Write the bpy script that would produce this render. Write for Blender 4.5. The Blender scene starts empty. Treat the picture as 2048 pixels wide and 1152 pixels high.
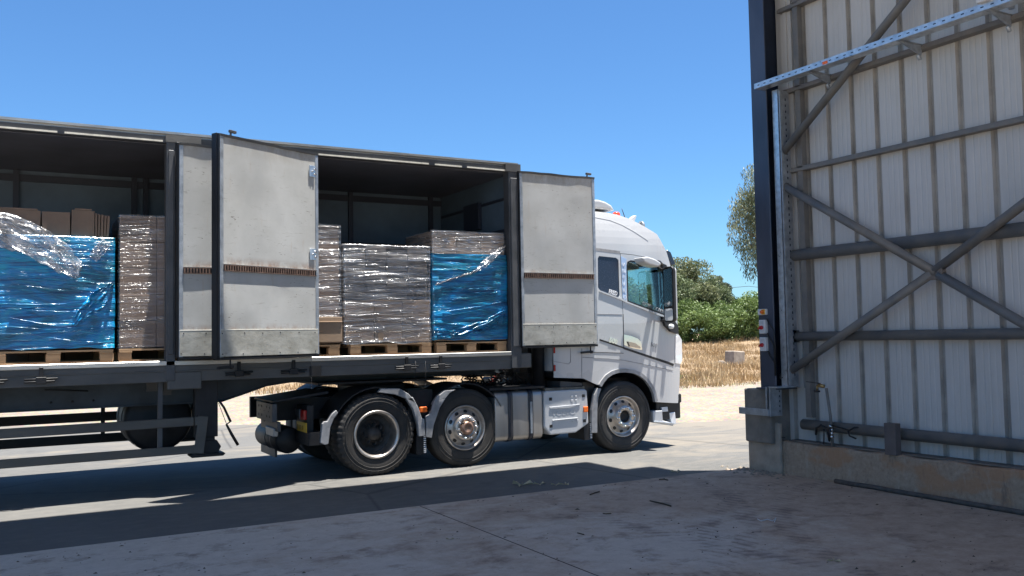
import bpy, bmesh, math, random
import numpy as np
from mathutils import Vector, Matrix, noise as mnoise
random.seed(7)
R = math.radians
scene = bpy.context.scene
col = scene.collection

# ------------------------------------------------------------------ camera
F_PX, YAW, PITCH, ROLL = 1784.4, R(29.35), R(3.106), R(-1.042)
EYE = Vector((0, 0, 1.737))
cy, sy, cp, sp = math.cos(YAW), math.sin(YAW), math.cos(PITCH), math.sin(PITCH)
FWD = Vector((sy*cp, cy*cp, sp)); r0 = Vector((cy, -sy, 0)); u0 = r0.cross(FWD)
RGT = math.cos(ROLL)*r0 + math.sin(ROLL)*u0
UPV = -math.sin(ROLL)*r0 + math.cos(ROLL)*u0
cam = bpy.data.cameras.new('camera'); cam_o = bpy.data.objects.new('camera', cam); col.objects.link(cam_o)
m = Matrix.Identity(4)
for i in range(3):
    m[i][0], m[i][1], m[i][2], m[i][3] = RGT[i], UPV[i], -FWD[i], EYE[i]
cam_o.matrix_world = m
cam.sensor_width = 36; cam.lens = F_PX/2048*36; cam.clip_start = .05; cam.clip_end = 3000
scene.camera = cam_o

# ------------------------------------------------------------------ light
SUN = Vector((.15, -.10, 1)).normalized()          # direction towards the sun
world = bpy.data.worlds.new('World'); scene.world = world; world.use_nodes = True
wn = world.node_tree.nodes; wl = world.node_tree.links
bg = wn['Background']; sky = wn.new('ShaderNodeTexSky'); sky.sky_type = 'NISHITA'; sky.sun_disc = False
sky.sun_elevation = math.asin(SUN.z); sky.sun_rotation = math.atan2(SUN.x, SUN.y)
sky.altitude = 50; sky.air_density = 1.0; sky.dust_density = .3; sky.ozone_density = 2.5
tint = wn.new('ShaderNodeMix'); tint.data_type = 'RGBA'; tint.blend_type = 'MULTIPLY'; tint.inputs[0].default_value = 1; tint.inputs[7].default_value = (.38, .60, .80, 1)
wl.new(sky.outputs[0], tint.inputs[6]); wl.new(tint.outputs[2], bg.inputs[0]); bg.inputs[1].default_value = .075
sun = bpy.data.lights.new('sun', 'SUN'); sun.energy = 5.0; sun.angle = R(.53); sun.color = (1, .96, .9)
sun_o = bpy.data.objects.new('sun', sun); col.objects.link(sun_o)
sun_o.rotation_euler = SUN.to_track_quat('Z', 'Y').to_euler(); sun_o.location = (0, 0, 30)
scene.view_settings.view_transform = 'Standard'; scene.view_settings.look = 'None'
scene.view_settings.gamma = 1; scene.view_settings.exposure = 1.56

# ------------------------------------------------------------------ measuring helpers (photo pixel -> point on a real plane)
def ray(u, v): return RGT*((u-1024)/F_PX) - UPV*((v-576)/F_PX) + FWD
def onY(u, v, Y): d = ray(u, v); t = Y/d.y; return EYE + d*t
def onX(u, v, X): d = ray(u, v); t = X/d.x; return EYE + d*t
def onZ(u, v, Z=0): d = ray(u, v); t = (Z-EYE.z)/d.z; return EYE + d*t
def xz(pts, Y): return [(p.x, p.z) for p in (onY(u, v, Y) for u, v in pts)]

# ------------------------------------------------------------------ objects
def tag(o, label=None, cat=None, group=None, kind=None):
    for k, v in (('label', label), ('category', cat), ('group', group), ('kind', kind)):
        if v: o[k] = v
    return o
def empty(name, loc=(0, 0, 0), label=None, cat=None, group=None, rz=0):
    o = bpy.data.objects.new(name, None); col.objects.link(o); o.location = loc; o.rotation_euler.z = rz
    o.empty_display_size = .2
    return tag(o, label, cat, group)
def world_of(o):
    return (world_of(o.parent) @ o.matrix_parent_inverse if o.parent else Matrix.Identity(4)) @ o.matrix_basis
def link(name, me, parent=None, label=None, cat=None, group=None, kind=None):
    o = bpy.data.objects.new(name, me); col.objects.link(o)
    if parent:
        o.parent = parent; o.matrix_parent_inverse = world_of(parent).inverted()
    elif kind != 'structure' and len(me.vertices):      # origin at the base of the thing
        co = np.empty(len(me.vertices)*3); me.vertices.foreach_get('co', co); co = co.reshape(-1, 3)
        c = Vector(((co[:,0].min()+co[:,0].max())/2, (co[:,1].min()+co[:,1].max())/2, co[:,2].min()))
        me.transform(Matrix.Translation(-c)); o.location = c
    return tag(o, label, cat, group, kind)

class MB:
    """collects shapes into one mesh"""
    def __init__(s): s.v = []; s.f = []; s.mi = []; s.sm = []; s.T = None; s.m = 0; s.smooth = False
    def add(s, vs, fs, smooth=None):
        b = len(s.v)
        for v in vs:
            v = Vector(v); s.v.append(s.T @ v if s.T else v)
        for f in fs: s.f.append([b+i for i in f]); s.mi.append(s.m); s.sm.append(s.smooth if smooth is None else smooth)
        return s
    def box(s, x0, x1, y0, y1, z0, z1):
        x0, x1 = sorted((x0, x1)); y0, y1 = sorted((y0, y1)); z0, z1 = sorted((z0, z1))
        return s.add([(x0,y0,z0),(x1,y0,z0),(x1,y1,z0),(x0,y1,z0),(x0,y0,z1),(x1,y0,z1),(x1,y1,z1),(x0,y1,z1)],
                     [(0,3,2,1),(4,5,6,7),(0,1,5,4),(1,2,6,5),(2,3,7,6),(3,0,4,7)])
    def bar(s, a, b, w, h, up=(0, 0, 1)):
        a, b = Vector(a), Vector(b); d = (b-a).normalized(); up = Vector(up)
        sd = d.cross(up).normalized(); up = sd.cross(d)
        vs = [p + sd*(i*w/2) + up*(j*h/2) for p in (a, b) for i, j in ((-1,-1),(1,-1),(1,1),(-1,1))]
        return s.add(vs, [(0,3,2,1)[::-1],(4,5,6,7)[::-1],(0,1,5,4)[::-1],(1,2,6,5)[::-1],(2,3,7,6)[::-1],(3,0,4,7)[::-1]])
    def tube(s, pts, r, n=10, caps=True):
        pts = [Vector(p) for p in pts]; rs = r if isinstance(r, (list, tuple)) else [r]*len(pts)
        rings = []; ref = Vector((.03, .02, 1))
        vs = []
        for i, p in enumerate(pts):
            d = (pts[min(i+1, len(pts)-1)] - pts[max(i-1, 0)]).normalized()
            if abs(d.dot(ref.normalized())) > .98: ref = Vector((1, .1, .05))
            a = d.cross(ref).normalized(); b = d.cross(a)
            for k in range(n):
                t = 2*math.pi*k/n; vs.append(p + (a*math.cos(t) + b*math.sin(t))*rs[i])
        fs = [(i*n+k, i*n+(k+1) % n, (i+1)*n+(k+1) % n, (i+1)*n+k) for i in range(len(pts)-1) for k in range(n)]
        s.add(vs, fs, True)
        if caps:
            b = len(s.v) - len(vs)
            for ring in (range(n)[::-1], range((len(pts)-1)*n, len(pts)*n)):
                s.f.append([b+i for i in ring]); s.mi.append(s.m); s.sm.append(False)
        return s
    def lathe(s, prof, c, axis='Y', n=48, closed=False, a0=0, a1=2*math.pi):
        """profile of (radius, distance along axis)"""
        full = abs(a1-a0-2*math.pi) < 1e-6; k = n if full else n+1
        vs = []
        for r_, h in prof:
            for i in range(k):
                t = a0 + (a1-a0)*i/n; x, z = r_*math.cos(t), r_*math.sin(t)
                vs.append((c[0]+x, c[1]+h, c[2]+z) if axis == 'Y' else (c[0]+x, c[1]+z, c[2]+h) if axis == 'Z' else (c[0]+h, c[1]+x, c[2]+z))
        P = len(prof); fs = []
        for j in range(P if closed else P-1):
            for i in range(n):
                i2 = (i+1) % k; j2 = (j+1) % P
                fs.append((j*k+i, j*k+i2, j2*k+i2, j2*k+i))
        return s.add(vs, fs, True)
    def prism(s, poly, y0, y1, axis='Y', smooth=False):
        """polygon (x,z) extruded along Y; or (y,z) along X; or (x,y) along Z"""
        n = len(poly)
        if axis == 'Y': mk = lambda p, h: (p[0], h, p[1])
        elif axis == 'X': mk = lambda p, h: (h, p[0], p[1])
        else: mk = lambda p, h: (p[0], p[1], h)
        vs = [mk(p, y0) for p in poly] + [mk(p, y1) for p in poly]
        s.add(vs, [tuple(range(n)), tuple(range(2*n-1, n-1, -1))], False)
        b = len(s.v)-2*n
        for i in range(n):
            j = (i+1) % n; s.f.append([b+i, b+j, b+n+j, b+n+i][::-1]); s.mi.append(s.m); s.sm.append(smooth)
        return s
    def build(s, name, mats, parent=None, label=None, cat=None, group=None, kind=None, bevel=0, seg=1, fix=True, auto=None):
        me = bpy.data.meshes.new(name); me.from_pydata([tuple(v) for v in s.v], [], s.f)
        if not isinstance(mats, (list, tuple)): mats = [mats]
        for mt in mats: me.materials.append(mt)
        me.polygons.foreach_set('material_index', s.mi); me.polygons.foreach_set('use_smooth', s.sm)
        me.update()
        if fix:
            bm = bmesh.new(); bm.from_mesh(me)
            bmesh.ops.recalc_face_normals(bm, faces=bm.faces)
            bm.to_mesh(me); bm.free()
        o = link(name, me, parent, label, cat, group, kind)
        if bevel:
            b = o.modifiers.new('bevel', 'BEVEL'); b.width = bevel; b.segments = seg; b.limit_method = 'ANGLE'; b.angle_limit = R(40)
        return o
def poly_obj(name, loops, y0, y1, mats, parent=None, warp=None, cuts=(), **kw):
    """(x,z) outline with holes, extruded from y0 to y1, bent afterwards by warp(x,z)->dy"""
    bm = bmesh.new(); edges = []
    for lp in loops:
        vs = [bm.verts.new((x, 0, z)) for x, z in lp]
        edges += [bm.edges.new((vs[i], vs[(i+1) % len(vs)])) for i in range(len(vs))]
    bmesh.ops.triangle_fill(bm, use_beauty=True, use_dissolve=False, edges=edges)
    for ax, val in cuts:
        no = (0, 0, 1) if ax == 'z' else (1, 0, 0); co = (0, 0, val) if ax == 'z' else (val, 0, 0)
        bmesh.ops.bisect_plane(bm, geom=bm.verts[:]+bm.edges[:]+bm.faces[:], plane_co=co, plane_no=no, dist=1e-5)
    r_ = bmesh.ops.extrude_face_region(bm, geom=bm.faces[:])
    nv = [g for g in r_['geom'] if isinstance(g, bmesh.types.BMVert)]; ns = set(nv)
    for v in bm.verts:
        v.co.y = y1 if v in ns else y0
    if warp:
        for v in bm.verts: v.co.y += warp(v.co.x, v.co.z)
    bmesh.ops.recalc_face_normals(bm, faces=bm.faces)
    me = bpy.data.meshes.new(name); bm.to_mesh(me); bm.free()
    for mt in (mats if isinstance(mats, (list, tuple)) else [mats]): me.materials.append(mt)
    return link(name, me, parent, **kw)
def writing(text, size, mat_, parent, origin, ex, ez, depth=.004, name='lettering', squash=1.0, bold=0.0, align='LEFT'):
    cu = bpy.data.curves.new(name, 'FONT'); cu.body = text; cu.size = size; cu.extrude = depth; cu.offset = bold; cu.align_x = align
    o = bpy.data.objects.new(name, cu); col.objects.link(o)
    me = bpy.data.meshes.new_from_object(o, depsgraph=bpy.context.evaluated_depsgraph_get()); me.name = name
    bpy.data.objects.remove(o); bpy.data.curves.remove(cu)
    ex, ez = Vector(ex).normalized(), Vector(ez).normalized(); n = ex.cross(ez)
    M = Matrix.Identity(4)
    for i in range(3): M[i][0], M[i][1], M[i][2], M[i][3] = ex[i]*squash, ez[i], n[i], origin[i]
    me.transform(M); me.materials.clear(); me.materials.append(mat_)
    return link(name, me, parent)

# ------------------------------------------------------------------ materials
def M(name, base, rough=.6, metal=0, var=0, scale=6, bump=0, bscale=60, coat=0, stretch=(1, 1, 1), base2=None, spec=None, detail=4, **extra):
    mt = bpy.data.materials.new(name); mt.use_nodes = True; nt = mt.node_tree; N, L = nt.nodes, nt.links
    b = N['Principled BSDF']; b.inputs['Base Color'].default_value = (*base, 1)
    b.inputs['Roughness'].default_value = rough; b.inputs['Metallic'].default_value = metal
    if spec is not None: b.inputs['Specular IOR Level'].default_value = spec
    if coat: b.inputs['Coat Weight'].default_value = coat; b.inputs['Coat Roughness'].default_value = .06
    if var or bump:
        tc = N.new('ShaderNodeTexCoord'); mp = N.new('ShaderNodeMapping'); mp.inputs['Scale'].default_value = stretch
        L.new(tc.outputs['Object'], mp.inputs[0])
    if var:
        nz = N.new('ShaderNodeTexNoise'); nz.inputs['Scale'].default_value = scale; nz.inputs['Detail'].default_value = detail; nz.inputs['Roughness'].default_value = .6
        L.new(mp.outputs[0], nz.inputs[0]); rp = N.new('ShaderNodeValToRGB')
        b2 = base2 or tuple(c*(1-var) for c in base); b1 = base if base2 else tuple(min(1, c*(1+var*.6)) for c in base)
        rp.color_ramp.elements[0].position = .32; rp.color_ramp.elements[1].position = .68
        rp.color_ramp.elements[0].color = (*b2, 1); rp.color_ramp.elements[1].color = (*b1, 1)
        L.new(nz.outputs[0], rp.inputs[0]); L.new(rp.outputs[0], b.inputs['Base Color'])
        rr = N.new('ShaderNodeMapRange'); rr.inputs[3].default_value = max(.02, rough-.12); rr.inputs[4].default_value = min(1, rough+.12)
        L.new(nz.outputs[0], rr.inputs[0]); L.new(rr.outputs[0], b.inputs['Roughness'])
    if bump:
        n2 = N.new('ShaderNodeTexNoise'); n2.inputs['Scale'].default_value = bscale; n2.inputs['Detail'].default_value = 3
        L.new(mp.outputs[0], n2.inputs[0]); bp = N.new('ShaderNodeBump'); bp.inputs['Strength'].default_value = bump; bp.inputs['Distance'].default_value = .01
        L.new(n2.outputs[0], bp.inputs['Height']); L.new(bp.outputs[0], b.inputs['Normal'])
    return mt
def node_mat(name):
    mt = bpy.data.materials.new(name); mt.use_nodes = True
    return mt, mt.node_tree.nodes, mt.node_tree.links, mt.node_tree.nodes['Principled BSDF']
def noise_n(N, L, vec, scale, detail=4, rough=.6, stretch=None, dist=0):
    if stretch:
        mp = N.new('ShaderNodeMapping'); mp.inputs['Scale'].default_value = stretch; L.new(vec, mp.inputs[0]); vec = mp.outputs[0]
    n = N.new('ShaderNodeTexNoise'); n.inputs['Scale'].default_value = scale; n.inputs['Detail'].default_value = detail
    n.inputs['Roughness'].default_value = rough; n.inputs['Distortion'].default_value = dist; L.new(vec, n.inputs[0]); return n.outputs[0]
def ramp_n(N, L, fac, stops):
    r_ = N.new('ShaderNodeValToRGB'); e = r_.color_ramp.elements
    while len(e) < len(stops): e.new(.5)
    for i, (p, c) in enumerate(stops):
        e[i].position = p; e[i].color = (*c, 1) if isinstance(c, (tuple, list)) else (c, c, c, 1)
    L.new(fac, r_.inputs[0]); return r_.outputs[0]
def mix_n(N, L, fac, a, b, mode='MIX'):
    x = N.new('ShaderNodeMix'); x.data_type = 'RGBA'; x.blend_type = mode
    if isinstance(fac, (int, float)): x.inputs[0].default_value = fac
    else: L.new(fac, x.inputs[0])
    for k, w in ((6, a), (7, b)):
        if isinstance(w, (tuple, list)): x.inputs[k].default_value = (*w, 1)
        else: L.new(w, x.inputs[k])
    return x.outputs[2]
def bump_n(N, L, b, h, strength, dist=.01, prev=None):
    bp = N.new('ShaderNodeBump'); bp.inputs['Strength'].default_value = strength; bp.inputs['Distance'].default_value = dist
    L.new(h, bp.inputs['Height'])
    if prev: L.new(prev, bp.inputs['Normal'])
    if b: L.new(bp.outputs[0], b.inputs['Normal'])
    return bp.outputs[0]
def objcoord(N): return N.new('ShaderNodeTexCoord').outputs['Object']

def asphalt_mat():
    mt, N, L, b = node_mat('asphalt'); c = objcoord(N)
    big = noise_n(N, L, c, .35, 5, .6, (1, .45, 1)); fine = noise_n(N, L, c, 140, 2); mid = noise_n(N, L, c, 9, 6, .7, (.5, 1, 1))
    a = ramp_n(N, L, big, [(.3, (.060, .060, .057)), (.7, (.098, .096, .090))])
    a = mix_n(N, L, ramp_n(N, L, mid, [(.45, 0), (.75, .55)]), a, (.15, .14, .125))
    a = mix_n(N, L, ramp_n(N, L, fine, [(.35, 0), (.7, .35)]), a, (.17, .165, .155))
    # sand carried onto the yard, thickest towards its far right corner; darker worn wheel lanes and a few oil spots
    sx = N.new('ShaderNodeSeparateXYZ'); L.new(c, sx.inputs[0]); sand = noise_n(N, L, c, .8, 8, .72, (.55, 1.2, 1), 1.0)
    q = N.new('ShaderNodeMath'); q.operation = 'MULTIPLY_ADD'; q.inputs[1].default_value = .022; L.new(sx.outputs[0], q.inputs[0]); L.new(sand, q.inputs[2])
    q2 = N.new('ShaderNodeMath'); q2.operation = 'MULTIPLY_ADD'; q2.inputs[1].default_value = .018; L.new(sx.outputs[1], q2.inputs[0]); L.new(q.outputs[0], q2.inputs[2])
    a = mix_n(N, L, ramp_n(N, L, q2.outputs[0], [(.82, 0), (1.0, .75)]), a, (.185, .16, .125))
    spot = noise_n(N, L, c, 1.3, 3, .5, (1, 1, 1)); a = mix_n(N, L, ramp_n(N, L, spot, [(.66, 0), (.74, .5)]), a, (.04, .038, .036))
    crk = N.new('ShaderNodeTexVoronoi'); crk.feature = 'DISTANCE_TO_EDGE'; crk.inputs['Scale'].default_value = .28; L.new(mix_n(N, L, .12, c, N.new('ShaderNodeTexNoise').outputs[1]), crk.inputs[0])
    a = mix_n(N, L, ramp_n(N, L, crk.outputs[0], [(.0, .7), (.008, 0)]), a, (.035, .034, .033))
    L.new(a, b.inputs['Base Color']); b.inputs['Roughness'].default_value = .9
    p = bump_n(N, L, None, fine, .5, .006); bump_n(N, L, b, mid, .15, .01, p); return mt
def concrete_floor_mat():
    mt, N, L, b = node_mat('concrete_floor'); c = objcoord(N)
    sx = N.new('ShaderNodeSeparateXYZ'); L.new(c, sx.inputs[0])
    big = noise_n(N, L, c, .5, 5, .6, (1, 1.2, 1), .2); mid = noise_n(N, L, c, 2.2, 10, .74, (1, 1.2, 1), .15); fine = noise_n(N, L, c, 45, 4); soft = noise_n(N, L, c, 7, 8, .75)
    # bare power-floated slab (cool grey) and trodden soil that has gathered towards the wall
    bare = ramp_n(N, L, soft, [(.3, (.43, .375, .31)), (.7, (.55, .49, .42))])
    soil = ramp_n(N, L, soft, [(.3, (.31, .225, .16)), (.7, (.47, .365, .275))])
    ma = N.new('ShaderNodeMath'); ma.operation = 'MULTIPLY_ADD'; ma.inputs[1].default_value = .045; L.new(sx.outputs[0], ma.inputs[0]); L.new(big, ma.inputs[2])
    mb = N.new('ShaderNodeMath'); mb.operation = 'MULTIPLY_ADD'; mb.inputs[1].default_value = .45; L.new(mid, mb.inputs[0]); L.new(ma.outputs[0], mb.inputs[2])
    a = mix_n(N, L, ramp_n(N, L, mb.outputs[0], [(.80, .12), (1.02, .95)]), bare, soil)
    a = mix_n(N, L, ramp_n(N, L, mid, [(.53, 0), (.66, .7)]), a, (.15, .105, .08))
    a = mix_n(N, L, ramp_n(N, L, fine, [(.58, 0), (.75, .35)]), a, (.10, .075, .06))
    a = mix_n(N, L, ramp_n(N, L, fine, [(.28, .3), (.42, 0)]), a, (.43, .37, .30))
    # tyre scuffs: narrow curved bands of fine ribs
    for (rx_, ry_, rr_, w_, fq) in ((9.5, 3.2, 4.35, .11, 26), (9.3, 2.4, 5.4, .10, 26), (2.0, 9.6, 5.2, .12, 22), (12.5, 7.0, 7.6, .10, 24)):
        vs_ = N.new('ShaderNodeVectorMath'); vs_.operation = 'SUBTRACT'; vs_.inputs[1].default_value = (rx_, ry_, 0); L.new(c, vs_.inputs[0])
        sp_ = N.new('ShaderNodeSeparateXYZ'); L.new(vs_.outputs[0], sp_.inputs[0])
        ln = N.new('ShaderNodeMath'); ln.operation = 'POWER'; ln.inputs[1].default_value = 2; L.new(sp_.outputs[0], ln.inputs[0])
        l2 = N.new('ShaderNodeMath'); l2.operation = 'MULTIPLY_ADD'; L.new(sp_.outputs[1], l2.inputs[0]); L.new(sp_.outputs[1], l2.inputs[1]); L.new(ln.outputs[0], l2.inputs[2])
        sq = N.new('ShaderNodeMath'); sq.operation = 'SQRT'; L.new(l2.outputs[0], sq.inputs[0])
        df_ = N.new('ShaderNodeMath'); df_.operation = 'SUBTRACT'; df_.inputs[1].default_value = rr_; L.new(sq.outputs[0], df_.inputs[0])
        ab = N.new('ShaderNodeMath'); ab.operation = 'ABSOLUTE'; L.new(df_.outputs[0], ab.inputs[0])
        at = N.new('ShaderNodeMath'); at.operation = 'ARCTAN2'; L.new(sp_.outputs[1], at.inputs[0]); L.new(sp_.outputs[0], at.inputs[1])
        ml = N.new('ShaderNodeMath'); ml.operation = 'MULTIPLY_ADD'; ml.inputs[1].default_value = rr_*fq*2; L.new(at.outputs[0], ml.inputs[0])
        m3 = N.new('ShaderNodeMath'); m3.operation = 'MULTIPLY'; m3.inputs[1].default_value = 30; L.new(df_.outputs[0], m3.inputs[0]); L.new(m3.outputs[0], ml.inputs[2])
        si = N.new('ShaderNodeMath'); si.operation = 'SINE'; L.new(ml.outputs[0], si.inputs[0])
        k1 = N.new('ShaderNodeMath'); k1.operation = 'MULTIPLY'; L.new(ramp_n(N, L, ab.outputs[0], [(w_*.8, .6), (w_, 0)]), k1.inputs[0]); L.new(ramp_n(N, L, si.outputs[0], [(.2, .15), (.7, 1)]), k1.inputs[1])
        k2 = N.new('ShaderNodeMath'); k2.operation = 'MULTIPLY'; L.new(k1.outputs[0], k2.inputs[0]); L.new(ramp_n(N, L, mid, [(.40, 0), (.55, 1)]), k2.inputs[1])
        a = mix_n(N, L, k2.outputs[0], a, (.17, .13, .11))
    L.new(a, b.inputs['Base Color'])
    L.new(ramp_n(N, L, mb.outputs[0], [(.80, .7), (1.02, .9)]), b.inputs['Roughness'])
    p = bump_n(N, L, None, mid, .2, .012); bump_n(N, L, b, fine, .25, .003, p); return mt
def dirt_mat():
    mt, N, L, b = node_mat('dry_earth'); c = objcoord(N)
    big = noise_n(N, L, c, .12, 5); mid = noise_n(N, L, c, 2.5, 7, .7); fine = noise_n(N, L, c, 30, 3)
    a = ramp_n(N, L, big, [(.35, (.20, .14, .085)), (.65, (.25, .19, .125))])
    a = mix_n(N, L, ramp_n(N, L, mid, [(.4, 0), (.65, .6)]), a, (.20, .125, .06))
    a = mix_n(N, L, ramp_n(N, L, fine, [(.5, 0), (.72, .5)]), a, (.26, .19, .12))
    L.new(a, b.inputs['Base Color']); b.inputs['Roughness'].default_value = 1
    p = bump_n(N, L, None, mid, .6, .05); bump_n(N, L, b, fine, .5, .02, p); return mt
def gravel_mat():
    mt, N, L, b = node_mat('pale_gravel'); c = objcoord(N)
    v = N.new('ShaderNodeTexVoronoi'); v.inputs['Scale'].default_value = 16; L.new(c, v.inputs[0])
    mid = noise_n(N, L, c, .9, 6, .7); a = ramp_n(N, L, mid, [(.3, (.18, .15, .11)), (.7, (.26, .225, .175))])
    a = mix_n(N, L, .35, a, v.outputs['Color'], 'SOFT_LIGHT')
    L.new(a, b.inputs['Base Color']); b.inputs['Roughness'].default_value = 1
    bump_n(N, L, b, v.outputs[0], .8, .03); return mt
def door_face_mat():
    """pale ply liner, rubbed, scratched and rust-streaked"""
    mt, N, L, b = node_mat('door_liner'); c = objcoord(N)
    soft = noise_n(N, L, c, 1.6, 5, .6); sc = noise_n(N, L, c, 5, 6, .75, (.8, 1, 5), .4); rust = noise_n(N, L, c, 7, 5, .7, (2.2, 2.2, .35))
    a = ramp_n(N, L, soft, [(.3, (.39, .39, .37)), (.7, (.50, .505, .49))])
    a = mix_n(N, L, ramp_n(N, L, sc, [(.60, 0), (.68, .55)]), a, (.25, .23, .2))
    a = mix_n(N, L, ramp_n(N, L, rust, [(.60, 0), (.78, .5)]), a, (.38, .26, .16))
    # rust bleeding above the lashing rail, grime along the top edge and over the kick plate, a grey handling smear
    sz = N.new('ShaderNodeSeparateXYZ'); L.new(c, sz.inputs[0]); wv = noise_n(N, L, c, 6, 5, .7, (1.5, 1.5, .8))
    for z0_, z1_, lo, hi, cl_, st_ in ((2.60, 2.69, .40, .6, (.22, .11, .06), .8), (1.885, 1.95, .42, .62, (.24, .14, .09), .6), (4.02, 3.80, .38, .6, (.30, .255, .19), .7)):
        mr = N.new('ShaderNodeMapRange'); mr.inputs[1].default_value = z0_; mr.inputs[2].default_value = z1_; mr.inputs[3].default_value = 1; mr.inputs[4].default_value = 0; L.new(sz.outputs[2], mr.inputs[0])
        gt = N.new('ShaderNodeMath'); gt.operation = 'GREATER_THAN' if z1_ > z0_ else 'LESS_THAN'; gt.inputs[1].default_value = z0_-.03 if z1_ > z0_ else z0_+.1; L.new(sz.outputs[2], gt.inputs[0])
        m1_ = N.new('ShaderNodeMath'); m1_.operation = 'MULTIPLY'; L.new(mr.outputs[0], m1_.inputs[0]); L.new(gt.outputs[0], m1_.inputs[1])
        m2_ = N.new('ShaderNodeMath'); m2_.operation = 'MULTIPLY'; L.new(m1_.outputs[0], m2_.inputs[0]); L.new(ramp_n(N, L, wv, [(lo, 0), (hi, st_)]), m2_.inputs[1])
        a = mix_n(N, L, m2_.outputs[0], a, cl_)
    smr = noise_n(N, L, c, .9, 3, .5, (1.6, 1.6, 1)); a = mix_n(N, L, ramp_n(N, L, smr, [(.5, 0), (.68, .45)]), a, (.30, .305, .30))
    scr = noise_n(N, L, c, 16, 3, .5, (.7, .7, 3.2), 1.5); msk = noise_n(N, L, c, 2.1, 2, .5)
    mm = N.new('ShaderNodeMath'); mm.operation = 'MULTIPLY'; L.new(ramp_n(N, L, scr, [(.66, 0), (.70, 1)]), mm.inputs[0]); L.new(ramp_n(N, L, msk, [(.50, 0), (.56, .95)]), mm.inputs[1])
    a = mix_n(N, L, mm.outputs[0], a, (.14, .12, .10))
    L.new(a, b.inputs['Base Color']); b.inputs['Roughness'].default_value = .55
    bump_n(N, L, b, soft, .12, .03); return mt
def steel_plate_mat():
    mt, N, L, b = node_mat('worn_galvanised_plate'); c = objcoord(N)
    soft = noise_n(N, L, c, 4, 6, .7, (1, 1, 1.5)); sp_ = noise_n(N, L, c, 22, 4)
    a = ramp_n(N, L, soft, [(.3, (.30, .29, .25)), (.5, (.44, .43, .38)), (.7, (.54, .53, .48))])
    a = mix_n(N, L, ramp_n(N, L, sp_, [(.6, 0), (.72, .5)]), a, (.25, .2, .15))
    L.new(a, b.inputs['Base Color']); b.inputs['Metallic'].default_value = .35
    L.new(ramp_n(N, L, soft, [(.3, .3), (.7, .55)]), b.inputs['Roughness']); bump_n(N, L, b, soft, .25, .02); return mt
def cladding_mat():
    mt, N, L, b = node_mat('painted_cladding'); c = objcoord(N)
    st = noise_n(N, L, c, 9, 6, .7, (1, 1.8, .08)); soft = noise_n(N, L, c, .8, 5); low = noise_n(N, L, c, 26, 3, .6, (1, 1, .06))
    a = ramp_n(N, L, soft, [(.3, (.44, .435, .42)), (.7, (.53, .525, .515))])
    a = mix_n(N, L, ramp_n(N, L, st, [(.52, 0), (.72, .4)]), a, (.46, .42, .36))
    a = mix_n(N, L, ramp_n(N, L, low, [(.5, 0), (.66, .2)]), a, (.58, .575, .56))
    L.new(a, b.inputs['Base Color']); b.inputs['Roughness'].default_value = .5
    bump_n(N, L, b, st, .08, .01); return mt
def plinth_mat():
    mt, N, L, b = node_mat('stained_concrete'); c = objcoord(N)
    br = noise_n(N, L, c, 1.5, 4, .5, (1, 1.2, 2.4)); fine = noise_n(N, L, c, 25, 5, .7); drip = noise_n(N, L, c, 7, 5, .7, (1, 1.5, .4))
    a = ramp_n(N, L, fine, [(.3, (.28, .20, .14)), (.7, (.42, .32, .235))])
    a = mix_n(N, L, ramp_n(N, L, br, [(.49, 0), (.56, .75)]), a, (.38, .21, .115))
    a = mix_n(N, L, ramp_n(N, L, drip, [(.55, 0), (.7, .5)]), a, (.43, .37, .30))
    a = mix_n(N, L, ramp_n(N, L, drip, [(.28, .6), (.42, 0)]), a, (.11, .095, .085))
    L.new(a, b.inputs['Base Color']); b.inputs['Roughness'].default_value = .95
    p = bump_n(N, L, None, fine, .6, .012); bump_n(N, L, b, drip, .4, .02, p); return mt
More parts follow.
